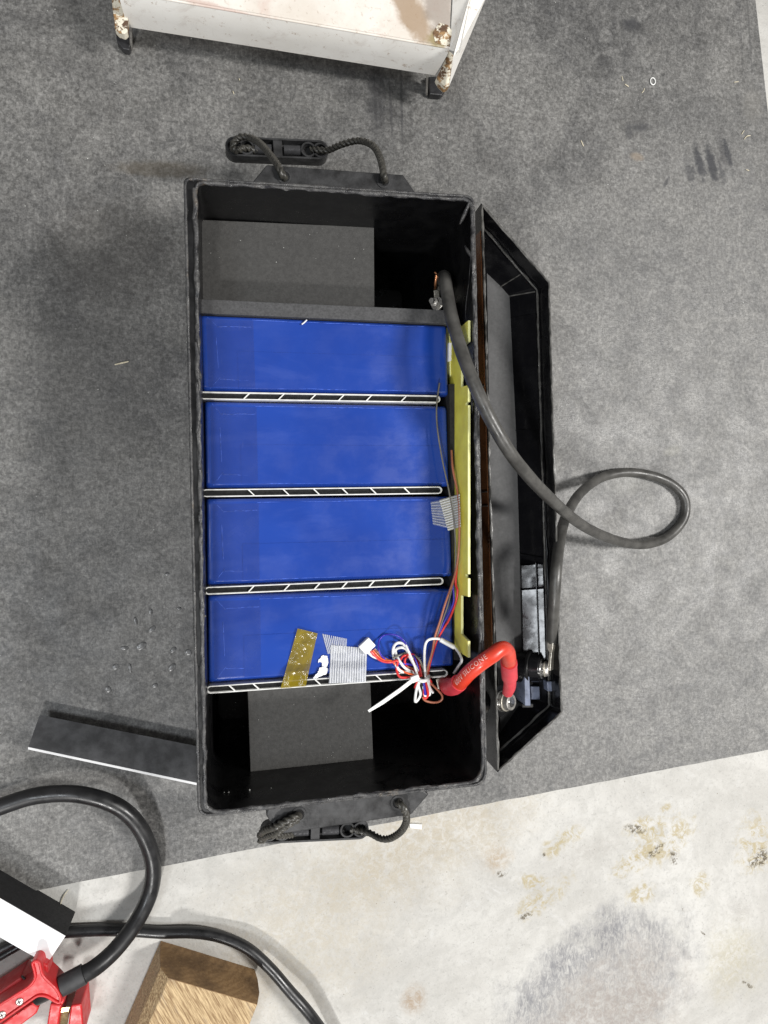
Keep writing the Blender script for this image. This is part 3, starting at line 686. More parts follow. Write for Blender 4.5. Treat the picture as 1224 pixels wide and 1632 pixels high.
wire([(250, 300, .1955), (320, 375, .1950), (385, 415, .1955), (470, 440, .196)], M['wbrown'], .0009)
wire([(175, 340, .1955), (230, 385, .195), (290, 408, .195)], M['wwhite'], .0008)
wire([(430, 445), (350, 400), (300, 320), (298, 220), (350, 155), (440, 142), (520, 170), (580, 235), (640, 330), (700, 430), (745, 570)], M['wblue'], .0007)
wire([(420, 445), (480, 460), (560, 460), (680, 480), (750, 570)], M['wblue'], .001)
wire([(740, 460), (775, 520), (775, 600)], M['wbrown'], .001)
wire([(600, 490), (680, 520), (730, 590)], M['wbrown'], .0009)
wire([(720, 380), (770, 470), (795, 600)], M['wblack'], .0009)
# the strands that leave the coil up along the yellow board
wire([(820, 600, .199), (835, 480, .2), (880, 320, .202), (905, 170, .203), (960, 0, .205), (1010, -170, .207), (1100, -430, .207), (1150, -640, .207), (1170, -900, .207), (1170, -1200, .207), (1150, -1400, .206), (1100, -1650, .203), (1085, -1850, .196)], M['wbrown'], .001)
wire([(826, 600, .1985), (850, 460, .199), (920, 230, .2), (1000, 80, .202), (1060, -20, .203), (1130, -200, .204), (1150, -330, .205), (1130, -420, .205), (1150, -640, .204)], M['wred'], .001)
wire([(815, 600, .198), (850, 450, .199), (900, 250, .2), (985, 0, .203), (1060, -230, .205), (1130, -600, .206), (1115, -1050, .206), (1060, -1400, .205), (985, -1750, .203), (930, -2100, .201), (925, -2350, .199), (955, -2580, .195)], M['wgrey'], .0007)
wire([(800, 610, .198), (860, 400, .199), (940, 180, .2), (1000, 20, .202), (1075, -120, .203), (1110, -230, .204), (1100, -400, .205)], M['wblue'], .0009)
# short loops below the tie
wire([(740, 630, .200), (705, 740, .198), (692, 872, .196), (735, 830, .194), (748, 780, .195), (728, 700, .198), (745, 640, .2)], M['wwhite'], .0012)
wire([(820, 630, .2), (850, 720, .197), (882, 772, .193)], M['wwhite'], .0013)
wire([(838, 630, .2), (850, 760, .195), (845, 800, .193), (790, 802, .193), (775, 700, .197)], M['wwhite'], .0011)
wire([(780, 630, .2), (795, 740, .197), (800, 795, .194)], M['wblue'], .0011)
wire([(800, 630, .2), (822, 730, .197), (830, 800, .194), (800, 840, .192), (775, 810, .193), (782, 700, .197)], M['wred'], .0011)
wire([(730, 620, .2), (700, 690, .198), (690, 720, .196)], M['wred'], .0011)
wire([(840, 620, .2), (865, 660, .198), (850, 700, .196)], M['wred'], .001)
wire([(840, 650, .199), (900, 710, .196), (975, 790, .193), (985, 840, .191), (950, 872, .190), (880, 880, .190), (800, 860, .191), (768, 815, .193)], M['wbrown'], .001)
wire([(765, 640, .199), (768, 760, .195), (775, 820, .193)], M['wblack'], .0009)
# cable tie
tie = MB().tube(resample(spline([q2(700, 612, .199), q2(735, 640, .2035), (q2(780, 648, .205)), q2(825, 628, .2035), q2(838, 595, .199)], 8), .001), .0017, 8).build('tie_band', M['white'], har, smooth=60)
MB().box(q2(688, 620, .2025), (.0075, .0055, .0045), .35).build('tie_head', M['white'], har, bevel=.0008)
p0, p1 = q2(670, 632, .2035), q2(182, 975, .199)
tl = MB(); dr = (p1-p0).normalized(); sd = Vector((-dr.y, dr.x, 0)); tw = .0017
ring = lambda p, w, h: [p+sd*w, p+sd*w+Vector((0, 0, h)), p-sd*w+Vector((0, 0, h)), p-sd*w]
tl.loft([ring(p0, tw, .0012), ring(p0.lerp(p1, .3)+Vector((0, 0, .002)), tw, .0012), ring(p0.lerp(p1, .7)+Vector((0, 0, .002)), tw, .0012), ring(p1, tw*.7, .001)]).build('tie_tail', M['white'], har, bevel=.0003)
# white connector
cp = P(584.5, 1029, ZC+.004); ang = .72
cn = MB().box(cp, (.0115, .0095, .006), ang).build('connector', M['white'], har, bevel=.0007)
cp2 = P(588, 1037, ZC+.003); MB().box(cp2, (.009, .0035, .0045), ang-1.57+.3).build('connector_lip', M['white'], cn, bevel=.0005)
for k in range(3):
    w = cp+Matrix.Rotation(ang, 3, 'Z')@Vector((-.003+.003*k, .0012, .0031)); MB().box(w, (.0014, .003, .0004), ang).build('slot', M['sepw'], cn)

# ------------------------------------------------------------------ black cable from the case to the lid
bc = thing('black_cable', P(715, 480, .15), 'thick dusty black cable arching out of the case and looping over the mat', 'cable')
bpath = [(703, 468, .150), (704, 452, .172), (707, 441, .192), (710, 446, .208), (713, 470, .217), (722, 515, .229), (738, 567, .240), (760, 622, .247), (788, 680, .246), (825, 738, .232), (872, 790, .190), (925, 835, .120), (975, 859, .062), (1022, 868, .026), (1062, 857, .010), (1089, 828, .006), (1091, 795, .006), (1070, 771, .006), (1035, 757, .006), (995, 753, .007), (955, 763, .016), (922, 789, .048), (901, 826, .095), (892, 862, .143), (887, 900, .161), (884, 945, .162), (881, 990, .150), (880, 1022, .140)]
bp = resample(spline([P(*q) for q in bpath], 10), .002)
MB().tube(bp, .0054, 20, rfn=lambda t, a: .0055*(1+.035*noise.noise(Vector((t*60, math.cos(a)*.6, math.sin(a)*.6))))).build('jacket', M['cable'], bc, smooth=80)
lug = MB(); A_, B_ = P(880, 1018, .141), P(877.5, 1068, .139)
dd = (B_-A_).normalized(); sx = Vector((.75, 0, -.66)); sy = dd.cross(sx).normalized()
def rg(p, w, h): return [p+sx*w+sy*h, p-sx*w+sy*h, p-sx*w-sy*h, p+sx*w-sy*h]
lug.loft([rg(A_, .0042, .0032), rg(A_.lerp(B_, .3), .0042, .003), rg(A_.lerp(B_, .42), .0030, .0016), rg(B_, .0036, .0014)]).build('lug', M['tin'], bc, bevel=.0006)
A_ = P(700, 463, .158)
MB().box(P(696, 472, .165), (.005, .011, .002), .1).build('lug', M['tin'], bc, bevel=.0005)
MB().tube(spline([P(693.5, 460, .178), P(694, 450, .184), P(695.5, 438, .188)], 5), .0012, 7).build('copper_strand', M['copper'], bc, smooth=70)
MB().tube([P(693, 434, .188), P(696, 437, .189)], .0007, 6).build('copper_strand', M['copper'], bc)
# bolt and nut on the terminal of the top cell
def hexring(c, ax, r, n=6, ph=0):
    up = Vector((0, 0, 1)) if abs(ax.z) < .9 else Vector((0, 1, 0)); N = (up-ax*up.dot(ax)).normalized(); B = ax.cross(N)
    return [c+(N*math.cos(2*math.pi*j/n+ph)+B*math.sin(2*math.pi*j/n+ph))*r for j in range(n)]
tb = thing('terminal_bolt', P(690, 484, .17), 'small steel bolt and nut just above the dark foam strip beside the black cable', 'bolt')
ax = Vector((-.72, .05, .69)).normalized(); c0 = P(693, 482, .196)
MB().loft([hexring(c0-ax*.004, ax, .0042), hexring(c0+ax*.002, ax, .0042)]).build('nut', M['steel'], tb, bevel=.0004)
MB().loft([hexring(c0+ax*.002, ax, .0024, 14), hexring(c0+ax*.006, ax, .0022, 14)]).build('stud', M['brightsteel'], tb)
MB().loft([hexring(c0-ax*.005, ax, .0058, 20), hexring(c0-ax*.004, ax, .0058, 20)]).build('washer', M['brightsteel'], tb)
MB().cyl(P(699, 488, .193), P(699, 482, .198), .003, 12).build('second_nut', M['steel'], tb)

# ------------------------------------------------------------------ red cable
rc = thing('red_cable', P(725, 1090, .15), 'short thick red silicone cable bridging the case wall to a bolt in the lid', 'cable')
RR = .0063
rpath = [(722, 1096, .214), (733, 1088, .226), (748, 1072, .237), (765, 1058, .244), (785, 1044, .246), (799, 1034, .243), (808, 1037, .232), (811, 1050, .218), (811, 1062, .206)]
rp = resample(spline([P(*q) for q in rpath], 10), .0015)
MB().tube(rp, RR, 22, rfn=lambda t, a: RR*(1+.03*noise.noise(Vector((t*18, math.cos(a), math.sin(a)))))).build('jacket', M['redc'], rc, smooth=80)
sp1 = resample(spline([P(710, 1086, .165), P(712, 1091, .185), P(716, 1095, .203), P(724, 1094, .216), P(732, 1088, .2255)], 8), .0012)
MB().tube(sp1, RR, 22, rfn=lambda t, a: (RR+.0009)*(1+.03*noise.noise(Vector((t*14, math.cos(a)*2, math.sin(a)*2))))).build('heat_shrink_sleeve', M['redshrink'], rc, smooth=80)
sp2 = resample(spline([P(811, 1055, .213), P(811.5, 1070, .200), P(812.5, 1084, .188), P(812, 1094, .180), P(809, 1104, .172)], 8), .001)
def rf2(t, a):
    w = RR+.0009 if t < .52 else RR-.0006
    if t > .85: w *= 1-.9*(t-.85)
    return w*(1+.05*noise.noise(Vector((t*10, math.cos(a)*1.5, math.sin(a)*1.5))))
MB().tube(sp2, RR, 22, rfn=rf2).build('heat_shrink_sleeve', M['redshrink'], rc, smooth=80)
# printed words along the cable
cu = bpy.data.curves.new('print', 'FONT'); cu.body = '600V SILICONE'; cu.size = .0056; cu.space_character = 1.22; cu.resolution_u = 3
to = bpy.data.objects.new('tmp_text', cu); COL.objects.link(to); bpy.context.view_layer.update()
me = bpy.data.meshes.new_from_object(to.evaluated_get(bpy.context.evaluated_depsgraph_get())); bpy.data.objects.remove(to)
bm = bmesh.new(); bm.from_mesh(me); bmesh.ops.triangulate(bm, faces=bm.faces); bmesh.ops.subdivide_edges(bm, edges=[e_ for e_ in bm.edges if e_.calc_length() > .0012], cuts=1, use_grid_fill=False)
cum = [0]
for a_, b_ in zip(rp, rp[1:]): cum.append(cum[-1]+(b_-a_).length)
tlen = max(v.co.x for v in bm.verts); s0 = .0165; scl = .76
for v in bm.verts:
    s_ = s0+v.co.x*scl; i = 0
    while i < len(cum)-2 and cum[i+1] < s_: i += 1
    p = rp[i].lerp(rp[i+1], min(1, (s_-cum[i])/(cum[i+1]-cum[i]))); T_ = (rp[min(i+5, len(rp)-1)]-rp[max(i-4, 0)]).normalized()
    N_ = (CAM-p).normalized(); N_ = (N_-T_*N_.dot(T_)).normalized(); B_ = N_.cross(T_); ph = (v.co.y-.0020+.0022)/RR
    v.co = p+(N_*math.cos(ph)+B_*math.sin(ph))*(RR*1.035+.0001)
tm = MB(); bm.verts.index_update(); tm.add([v.co.copy() for v in bm.verts], [[v.index for v in f.verts] for f in bm.faces]); bm.free(); bpy.data.meshes.remove(me)
tm.build('printed_text', M['print'], rc)
# lug at the case end, seen as a grey tongue under the separator end
MB().box(P(703, 1089, .180), (.008, .010, .002), .2).build('lug', M['tin'], rc, bevel=.0005)

# ------------------------------------------------------------------ cut-off lid lying open to the right
lid = thing('case_lid', P(825, 780, 0), 'black trapezoid lid with rough cut edges, lying open beside the right wall of the case', 'lid')
ZL = .150
lo_px = [(767, 324), (876, 450), (896, 1136), (793, 1231)]
LO = PL(lo_px, ZL); LO0 = atz(inset_poly(LO, .002), .0005)
def jag(poly, z, amp, step=.004, seed=0):
    return [p+Vector((noise.noise(p*120+Vector((seed, 0, 0)))*amp, noise.noise(p*120+Vector((0, seed, 5)))*amp, 0)) for p in poly]
def dens(poly, n=40):
    out = []
    for i in range(len(poly)):
        for k in range(n): out.append(poly[i].lerp(poly[(i+1) % len(poly)], k/n))
    return out
L1 = dens(LO); L2 = dens(atz(inset_poly(LO, .0016), ZL)); L3 = dens(atz(inset_poly(LO, .0022), ZL-.021)); 
L4 = dens(atz(inset_poly(LO, .0046), ZL-.021))
fl_px = [(700, 395), (811, 472), (836, 1108), (720, 1180)]
ZF = .105; FL = PL(fl_px, ZF); lo_in = atz(inset_poly(LO, .0046), ZF); FL[0] = Vector((lo_in[0].x+.001, P(780, 420, ZF).y, ZF)); FL[3] = Vector((lo_in[3].x+.001, P(800, 1196, ZF).y, ZF))
L5 = dens(FL)
rings = [dens(LO0), [p-Vector((0, 0, .003)) for p in L1], jag(L1, ZL, .0005, seed=1), jag(L2, ZL, .0006, seed=1), jag(L3, ZL, .0006, seed=4), jag(L4, ZL, .0009, seed=5), [p-Vector((0, 0, .004)) for p in L4], L5]
shell = MB().loft(rings).build('shell', M['caseg'], lid, smooth=35)
def lbead(poly, r, z, seed, closed=True):
    path = resample(atz(poly, z)+([Vector((poly[0].x, poly[0].y, z))] if closed else []), .003)
    path = [p+Vector((noise.noise(p*80+Vector((seed, 0, 0)))*.0006, noise.noise(p*80+Vector((0, seed, 0)))*.0006, 0)) for p in path]
    MB().tube(path, r, 6, cap=False, rfn=lambda t, a: r*(1+.9*max(0, noise.noise(Vector((t*160, math.cos(a), seed)))+.1))).build('cut_edge', M['lidrim'], lid, smooth=60)
lbead(inset_poly(LO, .0008), .0009, ZL, 2)
lbead(inset_poly(LO, .0042), .0009, ZL-.0205, 6)
# grey sheet on the lid floor
MB().prism(PL([(776, 432), (812, 472), (823, 700), (834, 1092), (794, 1092), (782, 800)], .1066), .1045).build('lining_sheet', M['lidboard'], lid)
MB().prism(PL([(796, 1096), (836, 1096), (836, 1120), (806, 1180), (798, 1180)], .1060), .1045).build('end_lining', M['case'], lid)
# brown reflection on the outer left wall, built as a coloured strip
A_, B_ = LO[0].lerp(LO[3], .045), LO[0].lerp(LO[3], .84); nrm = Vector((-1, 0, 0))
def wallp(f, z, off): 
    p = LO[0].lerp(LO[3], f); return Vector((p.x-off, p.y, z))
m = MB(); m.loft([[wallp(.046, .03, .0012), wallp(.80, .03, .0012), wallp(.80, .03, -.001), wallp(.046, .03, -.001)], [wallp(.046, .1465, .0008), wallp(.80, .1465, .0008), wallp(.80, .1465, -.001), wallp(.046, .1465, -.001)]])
m.build('painted_reflection', M['brown'], lid)
for f in (.318, .330, .505, .53): 
    m = MB(); m.loft([[wallp(f, .05, .0020), wallp(f+.0014, .05, .0020), wallp(f+.0014, .05, .001), wallp(f, .05, .001)], [wallp(f, .147, .0016), wallp(f+.0014, .147, .0016), wallp(f+.0014, .147, .0008), wallp(f, .147, .0008)]]).build('grey_streak', M['lidrim'], lid)  # grey streaks across the painted reflection
# moulded ribs on the inner walls
def wall_rib(fa, fb, side, w=.0010, z0=.1055, z1=ZL-.024, mat='caseg'):
    a0 = L4; i0 = side*40
    p_t = LO[side].lerp(LO[(side+1) % 4], fa); q_t = inset_poly(LO, .0046)
    T0 = q_t[side].lerp(q_t[(side+1) % 4], fa); T0.z = z1; F0 = FL[side].lerp(FL[(side+1) % 4], fa); F0 = T0.lerp(Vector((F0.x, F0.y, ZF)), (z1-z0)/(z1-ZF))
    MB().tube([T0, F0], w, 6).build('moulded_rib', M[mat], lid, smooth=60)
wall_rib(.74, 0, 0, .0008, mat='lidrim'); wall_rib(1.0, 0, 0, .0008, mat='lidrim'); wall_rib(.055, 0, 1, .0006); wall_rib(.335, 0, 1, .0007); wall_rib(.645, 0, 1, .0012); wall_rib(.66, 0, 1, .0008)
# a mid-height seam along the right wall's lower third and the step beside it
q_t = inset_poly(LO, .0046)
T0, T1 = q_t[1].lerp(q_t[2], .66), q_t[1].lerp(q_t[2], .93); F0, F1 = FL[1].lerp(FL[2], .66), FL[1].lerp(FL[2], .93)
MB().tube([T0.lerp(F0, .5)+Vector((0, 0, .0)), T1.lerp(F1, .5)], .0007, 6).build('seam', M['caseg'], lid, smooth=60)

tq = [inset_poly(LO, .0050)[1], inset_poly(LO, .0050)[2]]
for (fa, fb, zb2) in ((.66, .715, .1150), (.72, .93, .1163)):
    t0_, t1_ = tq[0].lerp(tq[1], fa), tq[0].lerp(tq[1], fb); t0_.z = t1_.z = ZL-.0245
    g0, g1 = P(823+14*fa-1, 816, zb2), P(823+14*fb-1, 816, zb2); g0.y, g1.y = t0_.y-.002, t1_.y-.002
    m = MB(); dz = Vector((0, 0, -.004))
    N_ = 14; rings = []
    for i in range(N_+1):
        a_ = t0_.lerp(t1_, i/N_); b_ = g0.lerp(g1, i/N_); row = [a_.lerp(b_, k/6)+Vector((0, 0, noise.noise(Vector((i*.9, k*.5, fa*9)))*.00025)) for k in range(7)]
        rings.append(row+[x_+dz for x_ in row[::-1]])
    m.loft(rings).build('wall_panel', M['caseg'], lid, smooth=50)
# terminals inside the lid
def terminal(c, ax, parts, label):
    root = thing('lid_terminal', c, label, 'terminal')
    for nm, s0_, s1_, r0, r1, n_, mt in parts:
        MB().loft([hexring(c+ax*s0_, ax, r0, n_), hexring(c+ax*s1_, ax, r1, n_)]).build(nm, M[mt], root, smooth=35, bevel=.0005 if n_ > 8 else .0003)
    return root
ax = Vector((.78, .03, .62)).normalized()
c0 = P(838, 1064, .122)
terminal(c0, ax, [('black_body', -.012, .003, .0150, .0155, 32, 'caseg'), ('collar', .003, .006, .0165, .0165, 32, 'case'), ('black_barrel', .006, .0155, .0138, .0128, 32, 'caseg'), ('washer', .0155, .017, .0098, .0098, 28, 'brightsteel'), ('nut', .017, .019, .0072, .0072, 6, 'brightsteel'), ('lug_ring', .019, .0205, .0078, .0078, 24, 'tin'), ('bolt_head', .0205, .0240, .0072, .0066, 24, 'steel')], 'black round terminal with steel washer where the black cable lug is bolted')
c1 = P(798, 1117, .124); ax = Vector((.56, .08, .82)).normalized()
terminal(c1, ax, [('black_base', -.010, .000, .0155, .0155, 28, 'case'), ('washer', .000, .0025, .0105, .0105, 28, 'brightsteel'), ('collar', .0025, .0055, .0075, .0075, 24, 'brightsteel'), ('lug_plate', .0055, .0075, .0095, .0095, 24, 'tin'), ('bolt_head', .0075, .0130, .0084, .0078, 24, 'steel'), ('head_mark', .0130, .0133, .0050, .0048, 24, 'brightsteel')], 'steel bolt terminal at the foot of the red cable near the lid edge')
# upright blue-grey bracket beside the terminals
br = thing('terminal_bracket', P(840, 1095, .1), 'blue-grey upright plastic bracket between the two terminals of the lid', 'bracket')
MB().prism(PL([(836, 1078), (844, 1078), (846, 1125), (837, 1125)], .136), .102).build('web', M['slate'], br, bevel=.0008)
MB().prism(PL([(833, 1122), (850, 1122), (850, 1128), (833, 1128)], .132), .102).build('foot', M['case'], br, bevel=.0005)
MB().prism(PL([(846, 1094), (860, 1094), (861, 1115), (847, 1115)], .122), .102).build('step_block', M['slate'], br, bevel=.0008)
MB().prism(PL([(872, 1086), (887, 1086), (886, 1102), (873, 1102)], .132), .110).build('side_block', M['slate'], br, bevel=.0008)

# ------------------------------------------------------------------ white metal stand at the top
ZT = .086
sd_ = thing('metal_stand', P(470, 60, 0), 'low white metal stand with rusty corners and black feet on top of the mat', 'stand')
fl, frt = P(262, 0, ZT), P(717, 78, ZT); u = (frt-fl).normalized(); v = Vector((-u.y, u.x, 0))
lf = fl-u*.042; rt = frt; back = .32
MB().prism([lf, rt-u*.001, P(722, -10, ZT)+v*.25, lf+v*.3], ZT-.002).build('top_panel', M['paint'], sd_)
# front flange: rolled upper edge then a slanting face
Z2 = .042; b0, b1 = P(204, 43, Z2), P(693, 120, Z2)
prof = [(0, .0), (.25, .0012), (.6, .001), (1, 0)]
rings = []
for i in range(25):
    tt = i/24; a0 = lf.lerp(rt, tt); e0 = b0.lerp(b1, tt); r = []
    for f, o_ in prof: r.append(a0.lerp(e0, f)+Vector((0, 0, o_))+Vector((0, -o_*1.5, 0)))
    w = v*.0016
    rings.append(r+[x+w-Vector((0, 0, .0006)) for x in r[::-1]])
MB().loft(rings).build('front_flange', M['paintc'], sd_, smooth=60)
MB().tube(resample(spline([lf+v*.001+Vector((0, 0, .0)), lf.lerp(rt, .5)+v*.001, rt+v*.001], 12), .004), .0013, 8).build('rolled_edge', M['paint'], sd_, smooth=80)
# right side flange (upstanding edge)
s0_, s1_ = P(722, 128, .052), P(779, -8, .052); t0_, t1_ = P(724, 74, ZT+.002), P(722, -12, ZT+.002)
MB().loft([[P(717, 80, ZT), P(722, -12, ZT), P(722, -12, ZT-.003), P(717, 80, ZT-.003)], [P(733, 84, ZT+.012), P(752, -12, ZT+.012), P(752, -12, ZT+.010), P(733, 84, ZT+.010)]]).build('inner_fold', M['paintc'], sd_)
MB().loft([[P(722, 92, ZT+.012), P(750, -12, ZT+.012), P(750, -12, ZT+.008), P(722, 92, ZT+.008)], [P(716, 137, .064), P(778, -12, .092), P(778, -12, .088), P(716, 137, .060)]]).build('side_flange', M['paintc'], sd_, bevel=.0006)
def corner(pts_t, zt, zb, foot_px, fz):
    MB().prism(PL(pts_t, zt), zb).build('corner_post', M['rust'], sd_, bevel=.001)
    MB().prism(PL(foot_px, fz), .0008, ).build('foot', M['rubber'], sd_, bevel=.0012)
corner([(708, 98), (716, 80), (728, 92), (722, 112), (717, 136), (710, 138), (702, 130), (697, 121)], .056, .044, [(683, 122), (698, 121), (712, 133), (711, 142), (704, 152), (685, 150)], .010)
corner([(177, -8), (198, -8), (204, 12), (203, 50), (198, 54), (189, 51), (183, 46)], .056, .046, [(184, 44), (204, 48), (208, 72), (206, 80), (196, 78), (186, 66)], .010)
def fin(a, b, z0, z1):
    A, B = P(*a, z1), P(*b, z0); w = Vector((.0012, 0, 0))
    MB().loft([[A-w, A+w, A+w+v*.012, A-w+v*.012], [B-w, B+w, B+w+v*.012, B-w+v*.012]]).build('leg_plate', M['steel'], sd_)
fin((208, 44), (209, 80), .001, .04); fin((681, 118), (680, 153), .001, .04)
MB().prism(PL([(681, 122), (700, 124), (712, 138), (706, 153), (686, 155)], .004), .0006).build('foot_pad', M['rubber'], sd_, bevel=.001)
MB().prism(PL([(184, 52), (208, 60), (209, 81), (200, 80), (188, 70)], .004), .0006).build('foot_pad', M['rubber'], sd_, bevel=.001)
# flattened tan stain and dark rust on the top panel's right corner
MB().prism(PL([(690, 52), (700, 36), (714, 40), (721, 50), (716, 74), (694, 68)], ZT+.0006), ZT-.0005).build('rust_patch', M['rust'], sd_)
# ------------------------------------------------------------------ foam strip leaning at the left of the case
a0, a1 = P(63, 1139, .014), P(325, 1191, .014); b0, b1 = P(45, 1190, .030), P(318, 1248, .030)
fs = thing('foam_strip', P(180, 1180, 0), 'long dark foam strip with a white edge, poking out left of the case', 'foam')
dn = Vector((0, -.0026, .0006))
MB().loft([[a0, a1, a1+dn, a0+dn], [b0, b1, b1+dn, b0+dn]]).build('foam', M['foamg'], fs, bevel=.0004)
w0, w1 = b0+Vector((0, -.0003, .0004)), b1+Vector((0, -.0003, .0004)); o1 = Vector((0, -.0022, .0003)); o2 = Vector((0, .0010, -.004))
MB().loft([[w0, w1, w1+o1, w0+o1], [w0+o2, w1+o2, w1+o1+o2, w0+o1+o2]]).build('white_backing', M['paper'], fs)

# ------------------------------------------------------------------ things at the lower left
# foam block with white backing on top
fb_ = thing('foam_block', P(40, 1470, -.004), 'black foam block with a white paper face at the left edge below the mat', 'foam')
zt = .040
tp = PL([(-70, 1390), (105, 1491), (75, 1536), (-100, 1436)], zt)
MB().prism(tp, -.0035).build('foam', M['foamb'], fb_, bevel=.0006)
MB().loft([atz(inset_poly(tp, .0002), zt+.0002), [p+Vector((0, 0, .0006)) for p in atz(inset_poly(tp, .0002), zt+.0002)]]).build('paper_face', M['paper'], fb_)
lc = thing('clamp_cable', P(235, 1380, 0), 'thick glossy black cable looping from the left edge to the red clamp', 'cable')
lp = [(-60, 1310, .030), (0, 1286, .028), (60, 1268, .030), (125, 1266, .032), (185, 1284, .030), (222, 1318, .024), (243, 1370, .017), (240, 1420, .014), (218, 1468, .020), (185, 1512, .030), (150, 1543, .040), (118, 1560, .044)]
MB().tube(resample(spline([P(*q) for q in lp], 10), .002), .0083, 22, rfn=lambda t, a: .0083*(1+.012*noise.noise(Vector((t*40, math.cos(a), math.sin(a)))))).build('jacket', M['cable2'], lc, smooth=80)
MB().tube(resample(spline([P(134, 1552, .042), P(116, 1562, .044), P(97, 1572, .046)], 8), .0015), .0098, 22, rfn=lambda t, a: .0098*(1+.03*noise.noise(Vector((t*4, math.cos(a)*2, math.sin(a)*2))))).build('heat_shrink_sleeve', M['shrink'], lc, smooth=80)
MB().tube(resample(spline([P(100, 1571, .045), P(86, 1577, .043), P(60, 1590, .036)], 6), .0015), .0068, 16).build('inner_core', M['cable2'], lc, smooth=80)
sc = thing('thin_cable', P(300, 1485, -.004), 'thinner black cable running under the loop and round the end of the wood block', 'cable')
spx = [(95, 1486, .006), (120, 1484, .004), (160, 1482, .003), (210, 1483, .003), (258, 1486, .003), (310, 1486, .005), (355, 1494, .006), (395, 1512, .010), (430, 1543, .014), (462, 1580, .018), (495, 1618, .020), (540, 1680, .010)]
MB().tube(resample(spline([P(*q) for q in spx], 10), .002), .0060, 18).build('jacket', M['cable2'], sc, smooth=80)
st_ = thing('twin_strap', P(5, 1522, -.004), 'two black cable ends coming out from under the white-faced foam block', 'cable')
MB().tube([P(-30, 1528, .004), P(30, 1500, .004)], .0042, 14).build('strand', M['cable2'], st_, smooth=70)
MB().tube([P(-30, 1543, .003), P(34, 1506, .003)], .0036, 14).build('strand', M['cable2'], st_, smooth=70)
# red clamp
cl = thing('battery_clamp', P(50, 1600, -.004), 'red plastic battery clamp with forked grips and screws in the lower left corner', 'clamp')
def raised(pxs, zt, zb, nm, lip=.0012):
    pts = round_poly([P(x, y, zt) for x, y in pxs], .004, 4)
    o = MB().prism(atz(pts, zt-.0025), zb).build(nm, M['clamp'], cl, bevel=.0008)
    e_ = resample(inset_poly(pts, lip)+[inset_poly(pts, lip)[0]], .0015); ORG[o.name] = ORG[cl.name]
    MB().tube(atz(e_, zt-.002), lip*1.15, 10, cap=False).build('raised_edge', M['clamp'], cl, smooth=80)
    return o
raised([(-70, 1648), (0, 1600), (44, 1573), (54, 1561), (52, 1549), (48, 1536), (56, 1530), (64, 1534), (69, 1556), (90, 1576), (98, 1590), (97, 1604), (86, 1600), (72, 1591), (60, 1590), (0, 1632), (-50, 1668)], .058, .030, 'fork_lever')
MB().prism(PL([(62, 1531), (76, 1539), (77, 1562), (99, 1583), (103, 1597), (97, 1604), (90, 1592), (70, 1570), (62, 1556)], .050), .030).build('fork_edge', M['clamp'], cl, bevel=.0015)
MB().prism(PL([(-40, 1605), (0, 1580), (33, 1557), (40, 1566), (41, 1574), (0, 1600), (-40, 1625)], .036), .005).build('upper_jaw', M['clamp'], cl, bevel=.0016)
MB().prism(PL([(-20, 1650), (2, 1633), (52, 1598), (62, 1606), (58, 1616), (34, 1634), (0, 1660)], .034), .005).build('lower_jaw', M['clamp'], cl, bevel=.0016)
MB().prism(PL([(80, 1600), (98, 1602), (90, 1650), (72, 1650)], .034), -.003).build('jaw_pad', M['clamp'], cl, bevel=.0015)
MB().prism(PL([(113, 1603), (130, 1600), (134, 1650), (106, 1650)], .034), -.003).build('jaw_pad', M['clamp'], cl, bevel=.0015)
MB().loft([PL([(96, 1606), (112, 1604), (110, 1612), (94, 1614)], .028), PL([(92, 1625), (108, 1622), (106, 1650), (90, 1650)], .012)]).build('contact_plate', M['brass'], cl, bevel=.0006)
for j in range(3): MB().tube(spline([P(34+j*3.5, 1556+j*2, .032), P(39+j*3, 1560+j*2, .038), P(42+j*3, 1570+j*2, .030)], 4), .0011, 7).build('spring_coil', M['rubber'], cl, smooth=70)
for (px, py) in ((31, 1597), (3, 1618)):
    c0 = P(px, py, .0562); zax = Vector((0, 0, 1))
    s_ = MB().loft([hexring(c0-zax*.002, zax, .0035, 18), hexring(c0, zax, .0035, 18), hexring(c0+zax*.0006, zax, .0026, 18)]).build('screw', M['steel'], cl, smooth=30)
    for an in (.4, 1.97): MB().box(c0+Vector((0, 0, .0007)), (.0040, .0009, .0004), an).build('screw_slot', M['rubber'], s_)
for x0_, y0_, an in [(10, 1584, .6), (20, 1577, .6), (28, 1571, .6), (35, 1612, .6), (47, 1604, .6), (24, 1619, .6)]:
    c0 = P(x0_, y0_, .0362 if y0_ < 1590 else .0342); MB().box(c0, (.0045, .0012, .0010), an).build('moulded_mark', M['clamp'], cl)
# wood block
wd = thing('wood_block', P(300, 1580, -.004), 'chunk of sawn timber with a dark end grain face on the concrete', 'wood block')
e0, e1 = P(269, 1559, .052), P(410, 1601, .052); en = (e1-e0).normalized(); en = Vector((-en.y, en.x, 0))
def onend(px, py):
    q = P(px, py, 0)-CAM; k = (e0-CAM).dot(en)/q.dot(en); w = CAM+q*k; w.z = max(w.z, -.0035); return w
endp = [onend(*q) for q in [(256, 1500), (255, 1522), (256, 1542), (269, 1559), (340, 1580), (410, 1601), (413, 1583), (410, 1562), (405, 1545), (391, 1533), (360, 1521), (325, 1508), (295, 1499)]]
WDIR = -en; ext = WDIR*.30; n = len(endp); rings = []
for k in range(25):
    f = k/24; rings.append([p+ext*f+(Vector((noise.noise(p*40+ext*f*6), noise.noise(p*30+ext*f*6+Vector((4, 4, 4))), noise.noise(p*50+ext*f*9)))*.0010 if 0 < k else Vector()) for p in endp])
MB().loft(rings).build('timber', M['wood'], wd, smooth=25, bevel=.0008)
